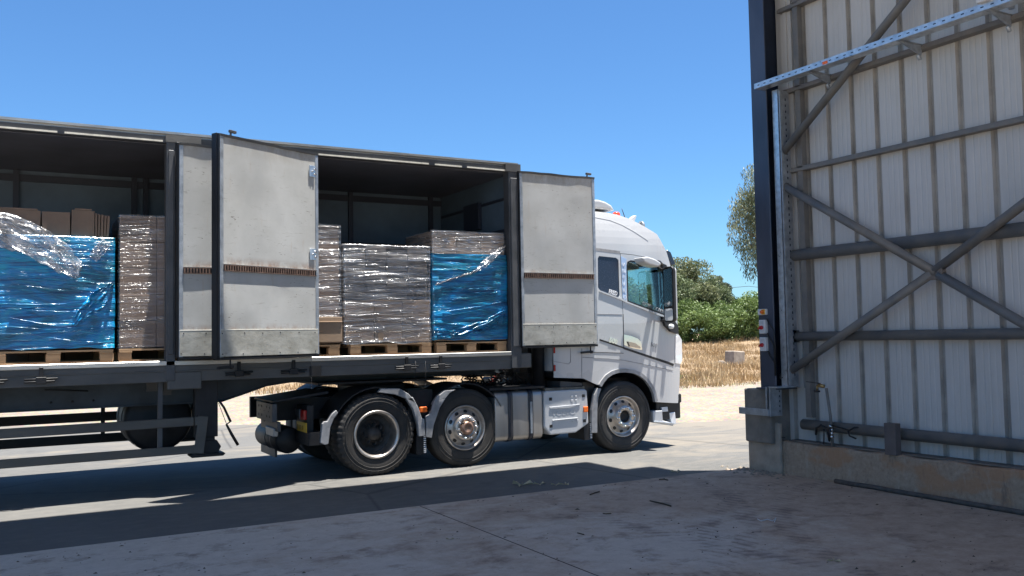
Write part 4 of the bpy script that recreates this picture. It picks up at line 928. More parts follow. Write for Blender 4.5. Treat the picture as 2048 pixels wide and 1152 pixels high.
def strip_poly(pts, w0, y, name, mat_, e, seed=0, thick=.02, n=40, **kw):
    """loose sheet of film hanging over the face; pts are (x,z,half-width) stations"""
    vs = []; m_ = 14
    for i in range(n+1):
        t = i/n*(len(pts)-1); k = min(int(t), len(pts)-2); f = t-k
        x = pts[k][0]*(1-f)+pts[k+1][0]*f; z = pts[k][1]*(1-f)+pts[k+1][1]*f; w = pts[k][2]*(1-f)+pts[k+1][2]*f
        d = Vector((pts[k+1][0]-pts[k][0], 0, pts[k+1][1]-pts[k][1])).normalized(); s_ = Vector((-d.z, 0, d.x))
        for j in range(m_+1):
            q = (j/m_-.5)*2; ed = .015*mnoise.noise(Vector((i*.35, q*2, seed)))
            p = Vector((x, y, z))+s_*(q*w+ed); p.y += -abs(thick*mnoise.noise(Vector((i*.10+seed, j*.42, seed*3))))*1.6 - .004; vs.append(p)
    me = bpy.data.meshes.new(name); me.from_pydata([tuple(v) for v in vs], [], [(i*(m_+1)+j, i*(m_+1)+j+1, (i+1)*(m_+1)+j+1, (i+1)*(m_+1)+j) for i in range(n) for j in range(m_)])
    uv = me.uv_layers.new(name='UVMap'); LN = sum(math.hypot(pts[k+1][0]-pts[k][0], pts[k+1][1]-pts[k][1]) for k in range(len(pts)-1))
    for lp_ in me.loops: i, j = divmod(lp_.vertex_index, m_+1); uv.data[lp_.index].uv = (i/n*LN+seed, (j/m_-.5)*.30)
    me.materials.append(mat_); me.polygons.foreach_set('use_smooth', [True]*len(me.polygons)); return link(name, me, e, **kw)

# 1 blue load at the left with open cartons on top and a loose clear drape
pallet(-.18, 1.0, Y0, Y1, 'leftmost pallet, under the wide blue load with loose cartons')
e = load(-.18, 1.02, 'wide blue stretch-wrapped load with loose clear film hanging over its face, leftmost in the trailer')
cartons(e, -.17, .99, Y0+.03, Y1, 1.69, 2.90, 3, 4, [MAT['card'], MAT['seam']], 1)
film(e, 'blue_film', MAT['filmblue'], -.19, 1.01, Y0, Y1+.02, 1.70, 2.92, .016, 1, .03, True)
strip_poly([(-.30, 3.06, .10), (-.05, 3.0, .15), (.20, 2.86, .17), (.42, 2.72, .16), (.57, 2.58, .12), (.64, 2.46, .02)], 0, Y0-.02, 'clear_drape', MAT['filmdrape'], e, 2, .05)
strip_poly([(-.30, 2.96, .09), (0, 2.80, .06), (.3, 2.74, .03)], 0, Y0-.012, 'clear_drape', MAT['filmdrape'], e, 5, .03)
strip_poly([(.60, 1.95, .03), (.70, 2.08, .07), (.82, 2.2, .10), (.93, 2.33, .06), (1.0, 2.42, .01)], 0, Y0-.01, 'torn_flap', MAT['filmblue'], e, 8, .05)
strip_poly([(.78, 2.68, .05), (.86, 2.78, .07), (.92, 2.88, .05)], 0, Y0-.01, 'torn_flap', MAT['filmdrape'], e, 9, .04)
def open_carton(x0, x1, y0, y1, z0, z1, label, tilt=0, flap=True, mt='card'):
    e = MB(); cxm = (x0+x1)/2; e.T = Matrix.Translation((cxm, y0, z0)) @ Matrix.Rotation(tilt, 4, 'Y') @ Matrix.Translation((-cxm, -y0, -z0))
    t = .008
    e.box(x0, x1, y0, y0+t, z0, z1); e.box(x0, x1, y1-t, y1, z0, z1); e.box(x0, x0+t, y0+t, y1-t, z0, z1); e.box(x1-t, x1, y0+t, y1-t, z0, z1); e.box(x0+t, x1-t, y0+t, y1-t, z0, z0+t)
    if flap: e.bar(((x0+x1)/2, y0+.0, z1+.02), ((x0+x1)/2, y0-.004, z1-.001), x1-x0-.06, .006, up=(0, 1, 0)); e.box(x0+.3*(x1-x0), x1-.1, y0+.01, y0+.25, z1+.0, z1+.005)
    e.build('carton', MAT[mt], label=label, cat='cardboard box', group='loose cartons on the blue load', bevel=.003)
open_carton(-.19, .27, Y0+.04, 11.5, 2.935, 3.195, 'open brown carton on the blue load, left of the narrow seam', 0)
open_carton(.285, .56, Y0+.03, 11.5, 2.935, 3.19, 'brown carton in the middle of the row on the blue load', -.01, False)
open_carton(.57, .80, Y0+.03, 11.5, 2.935, 3.22, 'brown carton with a raised flap on the blue load', .012)
b = MB(); 
for k in range(5): x = .805+k*.030; b.prism([(x, 2.935), (x+.024, 2.935), (x+.027+.002*k, 3.19-.006*k), (x+.004+.002*k, 3.20-.006*k)], Y0+.04+.01*(k%2), 11.4)
b.build('flat_cartons', MAT['card'], label='folded flat cartons stacked upright at the right end of the row', cat='cardboard box')
gathers(e, MAT['filmblue'], -.18, 1.0, Y0-.012, 1.75, 2.7, 12, 31)
# 2 tall brown load beside it
pallet(1.06, 2.24, Y0+.03, Y1, 'pallet under the tall brown load next to the blue one')
e = load(1.05, 2.25, 'tall brown carton load in thin film standing right of the wide blue load')
cartons(e, 1.06, 2.24, Y0+.03, Y1, 1.69, 3.19, 3, 5, [MAT['card'], MAT['seam']], 2)
film(e, 'thin_film', MAT['filmbrown'], 1.05, 2.25, Y0+.015, Y1+.02, 1.68, 3.2, .008, 2, .012)
# 3 brown shiny load whose right part shows beside the swung-out door
pallet(2.48, 3.62, Y0+.01, Y1, 'pallet under the narrow visible brown load beside the swung-out door')
e = load(2.46, 3.64, 'shiny brown wrapped load half hidden behind the swung-out door')
cartons(e, 2.48, 3.62, Y0+.02, Y1, 1.69, 3.18, 3, 5, [MAT['card'], MAT['seam']], 3)
film(e, 'clear_film', MAT['filmclear'], 2.47, 3.635, Y0, Y1+.02, 2.02, 3.19, .018, 3, .02)
b = MB(); b.box(3.24, 3.64, Y0-.02, Y0-.004, 1.71, 2.02); b.prism([(3.24, 1.955), (3.64, 1.955), (3.64, 1.965), (3.24, 1.965)], Y0-.035, Y0-.02); b.build('carton_sleeve', MAT['card2'], e, bevel=.003)
# 4 clear glossy load
pallet(3.76, 4.88, Y0+.01, Y1, 'pale pallet under the glittering clear-wrapped load')
e = load(3.67, 4.88, 'glittering clear-wrapped load of grey trays over brown cartons')
cartons(e, 3.69, 4.86, Y0+.02, Y1, 1.69, 2.24, 3, 2, [MAT['card2'], MAT['seam']], 4)
cartons(e, 3.68, 4.84, Y0+.03, Y1, 2.245, 2.93, 4, 8, [MAT['tray'], MAT['black']], 14, gap=.012, jitter=.03, name='tray_stack')
film(e, 'clear_film', MAT['filmclear'], 3.665, 4.86, Y0, Y1+.02, 1.68, 2.955, .034, 4, .03, True)
b = MB(); b.box(4.12, 4.19, Y0-.012, Y0-.002, 1.71, 2.02); b.build('card_strip', MAT['card2'], e)
gathers(e, MAT['filmdrape'], 3.68, 4.86, Y0-.02, 1.72, 2.9, 16, 33, .005)
# 5 blue load with cartons on top
pallet(4.95, 6.02, Y0+.01, Y1, 'pallet under the right-hand blue load')
e = load(4.9, 6.03, 'blue stretch-wrapped load with pale cartons wrapped on top, next to the bulkhead')
cartons(e, 4.92, 6.02, Y0+.02, Y1, 1.69, 2.86, 3, 4, [MAT['card2'], MAT['seam']], 5)
cartons(e, 4.91, 6.01, Y0+.02, Y1, 2.865, 3.175, 3, 1, [MAT['card2'], MAT['seam']], 6, name='top_cartons')
film(e, 'clear_film', MAT['filmclear'], 4.905, 6.02, Y0+.005, Y1+.02, 2.86, 3.18, .006, 6, .006)
film(e, 'blue_film', MAT['filmblue'], 4.90, 6.03, Y0, Y1+.02, 1.70, 2.87, .015, 5, .03)
for xx in (5.06, 5.42, 5.80):
    b = MB(); b.box(xx, xx+.07, Y0+.012, Y0+.0135, 3.05, 3.075); b.box(xx+.02, xx+.11, Y0+.012, Y0+.0135, 3.03, 3.045); b.build('printed_mark', M('print_ink', (.10, .13, .2), .7), e)
strip_poly([(5.5, 2.62, .01), (5.62, 2.70, .04), (5.75, 2.80, .055), (5.9, 2.92, .04), (6.0, 3.0, .01)], 0, Y0-.012, 'clear_drape', MAT['filmdrape'], e, 12, .04)
strip_poly([(4.93, 2.44, .008), (5.15, 2.52, .014), (5.5, 2.62, .012)], 0, Y0-.008, 'clear_drape', MAT['filmdrape'], e, 13, .03)
strip_poly([(4.95, 1.78, .05), (5.3, 1.80, .06), (5.7, 1.93, .05), (6.0, 2.1, .02)], 0, Y0-.006, 'torn_flap', MAT['filmblue'], e, 15, .04)
gathers(e, MAT['filmblue'], 4.92, 6.02, Y0-.012, 1.75, 2.8, 14, 35)
for k in range(7):
    xa = 5.0+.12*k; strip_poly([(xa, 1.74+.01*k, .004), (xa+.25, 1.80+.02*k, .008), (6.0, 2.0+.035*k, .003)], 0, Y0-.014, 'film_gather', MAT['filmblue'], e, 40+k, .012)
# second row behind
for i, (x0, x1, zt_, lab) in enumerate(((3.55, 4.75, 3.06, 'dark carton load in the second row behind the glittering one'), (4.85, 6.0, 3.1, 'carton load in the second row behind the right-hand blue load'), (-.2, .95, 2.9, 'carton load in the second row behind the wide blue load'), (1.05, 2.2, 3.0, 'carton load in the second row behind the tall brown load'))):
    e = empty('wrapped_load', ((x0+x1)/2, 12.4, 1.53), lab, 'wrapped load', 'wrapped loads standing in the trailer')
    cartons(e, x0, x1, 12.0, 12.95, 1.54, zt_, 3, 5, [MAT['card'], MAT['seam']], 20+i)

# ================================================================== TRACTOR UNIT
YC = 10.83; YFC = 13.29
TK = empty('tractor_truck', (6.5, 12.05, 0), 'white tractor truck with high sleeper cab, coupled under the front of the grey semi-trailer', 'truck')
def warp(x, z): return .035*max(0, z-1.9) + .25*max(0, z-3.0)**2 + .55*max(0, x-8.72)**2
def dens(loop, step=.09):
    out = []
    for i, (x, z) in enumerate(loop):
        x2, z2 = loop[(i+1) % len(loop)]; k = max(1, int(math.hypot(x2-x, z2-z)/step))
        out += [(x+(x2-x)*j/k, z+(z2-z)*j/k) for j in range(k)]
    return out
def csurf(u, v, y=YC):
    p = onY(u, v, y)
    for _ in range(4): p = onY(u, v, y+warp(p.x, p.z))
    return (p.x, p.z)
def CS(pts, y=YC): return [csurf(u, v, y) for u, v in pts]
CUTS = [('z', 1.9+.1*i) for i in range(17)]+[('x', 8.72+.06*i) for i in range(7)]
front = CS([(1346, 806), (1356, 806), (1359, 770), (1360.5, 720), (1358, 680), (1354.5, 640), (1351, 600), (1346, 560), (1340, 528)])
top = [csurf(u, v, YC+.02) for u, v in [(1331, 503), (1325, 491), (1319, 480), (1312.5, 469), (1305, 464), (1291, 455.5), (1276, 447), (1257, 438), (1238, 431.5), (1219, 428), (1200, 425.8)]]
arch = CS([(1310.5, 804), (1307, 785), (1301, 772), (1291, 758), (1280, 749), (1266, 742.5), (1250, 740.5), (1235, 741), (1222, 745), (1211, 753), (1203, 763), (1198, 771)])
rear = [(7.40, 1.045), (7.25, 1.11), (6.745, 1.14), (6.745, 3.56)]
outline = rear[::-1]; 
loop = dens(front+top+[(7.2, 3.565)]+rear[::-1]+arch[::-1], .09)
win1 = CS([(1198, 512), (1232, 515.5), (1237, 520), (1239, 590), (1237, 596), (1200, 581), (1196, 575), (1195.5, 517)])
win2 = CS([(1253, 532), (1255, 524), (1261, 521), (1290, 524), (1312, 530), (1326, 541), (1333, 557), (1338, 598), (1338.5, 633), (1333, 632), (1255, 603)])
door_o = CS([(1240, 506.5), (1265, 509), (1292, 514), (1312, 521), (1328, 533), (1337.5, 548), (1343, 575), (1347, 610), (1351, 650), (1352, 690), (1348.5, 729), (1247.5, 695.5), (1246, 640)])
def inset(lp, d):
    n = len(lp); A = sum(lp[i][0]*lp[(i+1) % n][1]-lp[(i+1) % n][0]*lp[i][1] for i in range(n)); s_ = 1 if A > 0 else -1; out = []
    for i in range(n):
        (ax, az), (bx, bz), (cx_, cz) = lp[i-1], lp[i], lp[(i+1) % n]
        n1 = Vector((-(bz-az), bx-ax)).normalized(); n2 = Vector((-(cz-bz), cx_-bx)).normalized(); nn = (n1+n2); 
        nn = nn/max(.35, nn.length_squared/2) if nn.length > 1e-6 else n1
        out.append((bx+nn.x*d*s_, bz+nn.y*d*s_))
    return out
for side, (ya, yb, sg) in enumerate(((YC, YC+.03, 1), (YFC-.03, YFC, -1))):
    wf = (lambda x, z: warp(x, z)) if sg == 1 else (lambda x, z: -warp(x, z))
    lps = [loop, dens(door_o), dens(win1)]
    poly_obj('cab_side', lps, ya, yb, MAT['white'], TK, wf, CUTS)
    D = poly_obj('cab_door', [dens(inset(door_o, .008)), dens(win2)], ya-.002*sg, yb-.002*sg, MAT['white'], TK, wf, CUTS)
    poly_obj('door_glass', [dens(inset(win2, -.01))], ya+.012*sg, ya+.016*sg, MAT['glass'], D, wf, CUTS)
    poly_obj('side_window', [dens(inset(win1, -.01))], ya+.008*sg, ya+.012*sg, MAT['vinyl'], TK, wf, CUTS)
    poly_obj('door_seal', [dens(inset(win2, -.004)), dens(inset(win2, .017))], ya-.004*sg, ya+.003*sg, MAT['black'], D, wf, CUTS)
    poly_obj('door_frame', [dens(inset(door_o, -.03)), dens(inset(door_o, .05))], ya+.03*sg, ya+.05*sg, MAT['black'], TK, wf, CUTS)
# roof, front and floor skin across the cab
st = [0, .012, .035, .08, .16, .3, .5, .7, .84, .92, .965, .988, 1]
n = len(loop); nm = []
A = sum(loop[i][0]*loop[(i+1) % n][1]-loop[(i+1) % n][0]*loop[i][1] for i in range(n)); sgn = -1 if A > 0 else 1
for i in range(n):
    ax, az = loop[i-1]; cx_, cz = loop[(i+1) % n]; v = Vector((-(cz-az), cx_-ax)).normalized()*sgn; nm.append(v)
def isroof(x, z): return (z > 2.9) or (x > 8.85 and z > .7)
b = MB(); vs = []
for t in st:
    k = .075*(1-(2*t-1)**6)
    for (x, z), v in zip(loop, nm):
        w_ = k if isroof(x, z) else 0; y0 = YC+warp(x, z); y1 = YFC-warp(x, z); vs.append((x+v.x*w_, y0+(y1-y0)*t, z+v.y*w_))
base = 0; b.add(vs, [])
for j in range(len(st)-1):
    for i in range(n):
        x, z = loop[i]; x2, z2 = loop[(i+1) % n]; xm, zm = (x+x2)/2, (z+z2)/2
        mi = 0
        if 7.3 < xm < 8.7 and zm < 1.3: mi = 1
        elif xm > 8.8 and 1.98 < zm < 2.85 and 2 <= j <= 9: mi = 2
        elif zm < 1.2 and xm < 7.3: mi = 1
        elif xm < 6.8 : mi = 3
        b.f.append([j*n+i, j*n+(i+1) % n, (j+1)*n+(i+1) % n, (j+1)*n+i]); b.mi.append(mi); b.sm.append(True)
ws = MB(); ws.v = b.v; keep = [i for i, q in enumerate(b.mi) if q == 2]
ws.f = [b.f[i] for i in keep]; ws.mi = [0]*len(keep); ws.sm = [True]*len(keep)
rest = [i for i, q in enumerate(b.mi) if q != 2]; b.f = [b.f[i] for i in rest]; b.sm = [b.sm[i] for i in rest]; b.mi = [b.mi[i] if b.mi[i] != 3 else 2 for i in rest]
b.build('cab_shell', [MAT['white'], MAT['black'], MAT['offw']], TK); ws.build('windscreen', MAT['glass'], TK, fix=False)
def ribbon(pts, hw, mat_, name, parent=TK, off=-.004, px=True, th=.003):
    P = CS(pts) if px else pts; b = MB()
    Q = []
    for i in range(len(P)-1):
        (x, z), (x2, z2) = P[i], P[i+1]; k = max(1, int(math.hypot(x2-x, z2-z)/.08)); Q += [(x+(x2-x)*j/k, z+(z2-z)*j/k) for j in range(k)]
    Q.append(P[-1]); vs = []
    for i, (x, z) in enumerate(Q):
        a, c = Q[max(0, i-1)], Q[min(len(Q)-1, i+1)]; nx_, nz_ = -(c[1]-a[1]), c[0]-a[0]; l = math.hypot(nx_, nz_); nx_, nz_ = nx_/l*hw, nz_/l*hw
        for s1, dy in ((-1, off), (1, off), (1, off+th+.004), (-1, off+th+.004)):
            xx, zz = x+nx_*s1, z+nz_*s1; vs.append((xx, YC+warp(xx, zz)+dy, zz))
    fs = [(i*4+k, i*4+(k+1) % 4, i*4+4+(k+1) % 4, i*4+4+k) for i in range(len(Q)-1) for k in range(4)]+[(0,1,2,3), tuple(len(vs)-4+k for k in range(4))]
    b.add(vs, fs, False); return b.build(name, mat_, parent)
# body lines: groove under the door, seams, raised swage over the roof side
ribbon([(1199, 679.5), (1222, 687), (1247, 695.5)], .012, MAT['black'], 'panel_groove')
ribbon([(1247, 696), (1300, 714), (1347, 730.5)], .016, MAT['black'], 'panel_groove')
ribbon([(1165, 704), (1210, 705), (1247, 706.5)], .004, MAT['black'], 'panel_seam')
ribbon([(1165, 714.5), (1210, 717), (1247, 720.5), (1290, 729), (1345, 741)], .005, MAT['mud'], 'panel_seam')
ribbon([(1105, 697), (1104, 722), (1137, 728), (1141, 724), (1141, 697)], .004, MAT['mud'], 'locker_seam')
ribbon([(1163.5, 697), (1163.5, 756)], .004, MAT['mud'], 'panel_seam')
ribbon([(1193, 628), (1244, 629)], .004, MAT['mud'], 'panel_seam')
ribbon([(1246, 628), (1247.5, 695)], .005, MAT['black'], 'panel_seam')
ribbon([(1189, 434), (1220, 440), (1245, 450), (1270, 464), (1296, 481)], .006, MAT['white'], 'roof_swage', off=-.004, th=.003)
ribbon([(1188, 498), (1210, 501), (1240, 505)], .022, MAT['mud'], 'drip_band', off=-.002)
ribbon([(1198, 582), (1240, 598), (1252, 604), (1300, 623), (1337, 638)], .011, MAT['white'], 'window_ledge', off=-.016, th=.014)
# wheel arch lip
ribbon([(1198, 771), (1203, 763), (1211, 753), (1222, 745.5), (1235, 741.5), (1250, 741), (1266, 743), (1280, 749.5), (1291, 758.5), (1301, 772.5), (1307, 785.5), (1310.5, 803)], .028, MAT['mud'], 'arch_lip', off=-.035, th=.05)
# door handle recess, lettering, stickers
hz = CS([(1247.5, 669), (1262, 672), (1276, 677.5), (1282, 685), (1284, 700), (1266, 697), (1248, 690)])
poly_obj('handle_recess', [dens(hz)], YC-.006, YC, MAT['chrome'], TK, warp, CUTS)
hz2 = CS([(1254, 683), (1268, 686), (1279, 694), (1278, 697), (1258, 693)])
poly_obj('door_handle', [dens(hz2)], YC-.028, YC-.007, M('painted_reflection_handle', (.55, .46, .38), .2, .6), TK, warp, CUTS)  # beige reflection on the handle is put into its base colour
def lab(text, u, v, size, mat_, u2, v2, name='lettering', squash=1, off=.008, bold=0, depth=.002):
    a, c = csurf(u, v), csurf(u2, v2); ex = Vector((c[0]-a[0], 0, c[1]-a[1])); 
    return writing(text, size, mat_, TK, (a[0], YC+warp(*a)-off, a[1]), ex, (0, -.0, 1) if ex.z == 0 else Vector((0, -1, 0)).cross(ex.normalized()), depth, name, squash, bold)
lab('500', 1300, 692, .085, MAT['letterg'], 1316, 696.5, 'door_number')
lab('500', 1217, 684, .10, MAT['chrome'], 1240, 690, 'side_number', bold=.004)
lab('FRED', 1217, 586, .085, MAT['letter'], 1236, 592, 'window_lettering', bold=.003, squash=.8, off=.002)
stk = CS([(1241.5, 512), (1252.5, 518), (1252.5, 601), (1245, 598)])
poly_obj('pillar_sticker', [dens(stk)], YC-.006, YC-.003, MAT['sticker'], TK, warp, CUTS)
for i, ch in enumerate('VNTVRO'):
    a = csurf(1243.6+.35*i, 533+13.0*i); writing(ch, .085, MAT['letter'], TK, (a[0], YC+warp(*a)-.010, a[1]), (1, 0, 0), (0, 0, 1), .001, 'pillar_letter')
lab('INTERCOOLER', 1284, 609.5, .083, MAT['letterg'], 1334, 630.5, 'window_lettering', squash=.78, off=.004)
lab('INTERCOOLER', 1284.3, 609.2, .081, MAT['letter'], 1334, 630.2, 'window_lettering', squash=.78, off=-.0, bold=-.003)
# front: headlamp, bumper, step
hl = CS([(1350, 674), (1358, 671), (1363, 680), (1364, 722), (1360, 728), (1350, 726)])
poly_obj('headlamp', [dens(hl)], YC-.01, YC+.25, MAT['lamp'], TK, warp)
b = MB(); b.box(8.62, 9.10, YC+.07, YFC-.07, .42, .70); b.box(8.86, 9.12, YC+.06, YFC-.06, .66, .80); b.build('bumper', MAT['black'], TK, bevel=.02, seg=2)
P = CS([(1306, 822), (1325, 821), (1326, 841), (1345, 846), (1346, 852), (1307, 845)]); b = MB(); b.prism(P, YC+.0, YC+.18); b.build('bumper_corner', MAT['offw'], TK, bevel=.008)
P = CS([(1327, 815), (1338, 814), (1339, 823), (1328, 824)]); b = MB(); b.prism(P, YC+.04, YC+.07); b.build('step_recess', MAT['switch'], TK)
P = CS([(1343, 826), (1352, 824), (1354, 848), (1347, 852)]); b = MB(); b.prism(P, YC+.05, YC+.3); b.build('fog_lamp', MAT['lamp'], TK, bevel=.01)
b = MB(); b.bar((*[csurf(1307, 843)[0]], YC+.02, csurf(1307, 843)[1]), (csurf(1347, 847)[0], YC+.02, csurf(1347, 847)[1]), .06, .025); b.build('bumper_strip', MAT['galv'], TK, bevel=.006)
# mirrors and pillar trim
XM = onY(1347, 590, 10.44).x; zt_, zb_ = onY(1340, 533, 10.55).z, onY(1343, 645, 10.55).z
def rr2(y0, y1, z0, z1, r_): return [(a_, c_) for a_, c_ in rrect(y0, y1, z0, z1, r_)]
def rrect(y0, y1, z0, z1, r_):
    out = []
    for (cy_, cz_, a) in ((y1-r_, z1-r_, 0), (y0+r_, z1-r_, 90), (y0+r_, z0+r_, 180), (y1-r_, z0+r_, 270)):
        out += [(cy_+r_*math.cos(math.radians(a+t)), cz_+r_*math.sin(math.radians(a+t))) for t in range(0, 91, 15)]
    return out
b = MB(); b.prism(rrect(10.44, 10.68, zb_, zt_, .06), XM, XM+.05, 'X'); b.m = 1; b.prism(rrect(10.455, 10.665, zb_+.02, zt_-.02, .05), XM+.05, XM+.085, 'X')
MR = b.build('mirror', [MAT['black'], MAT['offw']], TK, bevel=.008, seg=2)
b = MB(); b.prism(rrect(10.465, 10.655, zb_+.24, zt_-.03, .03), XM-.003, XM-.0005, 'X'); b.build('mirror_glass', MAT['chrome'], MR)
b = MB(); b.prism(rrect(10.465, 10.655, zb_+.03, zb_+.21, .03), XM-.003, XM-.0005, 'X'); b.build('mirror_glass', MAT['chrome'], MR)
b = MB()
for zz in (zt_-.03, zb_+.04): b.tube([(XM+.03, 10.66, zz), (XM+.08, YC+.05, zz-.01)], .02, 8)
b.build('mirror_arm', MAT['black'], MR)
P = [(p.x, p.z) for p in (onY(u, v, 10.62) for u, v in ((1274, 516), (1286, 514.5), (1300, 519), (1312, 526), (1313, 532), (1306, 535), (1290, 531), (1278, 525)))]
b = MB(); b.prism(P, 10.5, 10.72); KM = b.build('kerb_mirror', MAT['offw'], TK, bevel=.03, seg=3)
p, q = onY(1310, 524, 10.62), onY(1326, 532, YC+.06); b = MB(); b.tube([p, (p+q)/2+Vector((0, 0, .03)), q], .03, 8); b.build('mirror_arm', MAT['black'], KM)
P = CS([(1314, 524), (1330, 530), (1341, 548), (1348, 590), (1351, 640), (1345, 643), (1340, 638), (1338.5, 595), (1334, 558), (1326, 541)])
poly_obj('pillar_trim', [dens(P)], YC-.03, YC-.004, MAT['black'], TK, warp, CUTS)
P = CS([(1320, 633), (1343, 640), (1352, 652), (1352, 668), (1338, 663), (1326, 651)])
poly_obj('mirror_foot', [dens(P)], YC-.06, YC-.004, MAT['black'], TK, warp, CUTS)
p = onY(1341, 653, YC-.06); b = MB(); b.lathe([(0, -.05), (.035, -.045), (.04, 0)], p, 'Y', 16); b.build('camera_eye', MAT['lamp'], TK)
# sun visor over the windscreen, roof kit
P = CS([(1330, 500), (1336, 505), (1343.5, 530), (1338, 531), (1330, 512)], YC+.1); b = MB(); b.prism(P, YC+.12, YFC-.12); b.build('sun_visor', MAT['vinyl'], TK, bevel=.01)
b = MB(); pf = [(p.x, p.z) for p in (onY(u, v, 11.2) for u, v in ((1130, 400), (1187, 402), (1200, 406), (1212, 413), (1219, 424), (1187, 420), (1130, 418)))]
b.prism(pf, 11.05, 13.05); b.build('roof_deflector', MAT['offw'], TK, bevel=.03, seg=3)
p = onY(1232.5, 431, 11.15); b = MB(); b.lathe([(.055, -.03), (.062, .01), (.057, .035), (.035, .052), (0, .056)], p, 'Z', 20); b.build('beacon', MAT['beacon'], TK)
p = onY(1250, 436, 11.5); q = onY(1243.5, 417, 11.5); b = MB(); b.tube([p, q], [.008, .005], 6); b.build('antenna', MAT['black'], TK)
P = [(p.x, p.z) for p in (onY(u, v, 11.6) for u, v in ((1260, 438), (1268, 431), (1272, 432), (1268, 443)))]; b = MB(); b.prism(P, 11.58, 11.66); b.build('roof_fin', MAT['switch'], TK, bevel=.005)
p = onY(1283, 451, 11.4); b = MB(); b.lathe([(0, .0), (.055, .0), (.07, -.03), (.072, -.05), (.06, -.05), (.05, -.02)], (p.x+.03, p.y, p.z), 'X', 20); b.tube([(p.x-.25, p.y, p.z+.03), (p.x, p.y, p.z)], .02, 8); b.build('roof_horn', MAT['galvd'], TK)
# cab interior
b = MB(); b.box(8.60, 9.0, YC+.15, YFC-.15, 1.3, 2.06); b.build('dashboard', MAT['seat'], TK, bevel=.04, seg=2)
p = onY(1322, 612, 11.35); b = MB()
b.T = Matrix.Translation(p) @ Matrix.Rotation(R(-58), 4, 'Y')
k = 28; ring = [(0.21*math.cos(2*math.pi*i/k), .21*math.sin(2*math.pi*i/k), 0) for i in range(k+1)]; b.tube(ring, .014, 8, False); b.bar((-.2, 0, 0), (.2, 0, 0), .03, .015); b.build('steering_wheel', MAT['black'], TK)
for y in (11.15, 12.5):
    b = MB(); b.box(7.75, 8.2, y, y+.5, 1.5, 1.66); b.prism([(7.68, 1.6), (7.80, 1.6), (7.70, 2.32), (7.60, 2.32)], y, y+.48); b.build('seat', MAT['seat'], TK, bevel=.03, seg=2)
b = MB(); b.box(6.8, 7.6, YC+.1, YFC-.1, 1.3, 2.0); b.build('bunk', MAT['seat'], TK)

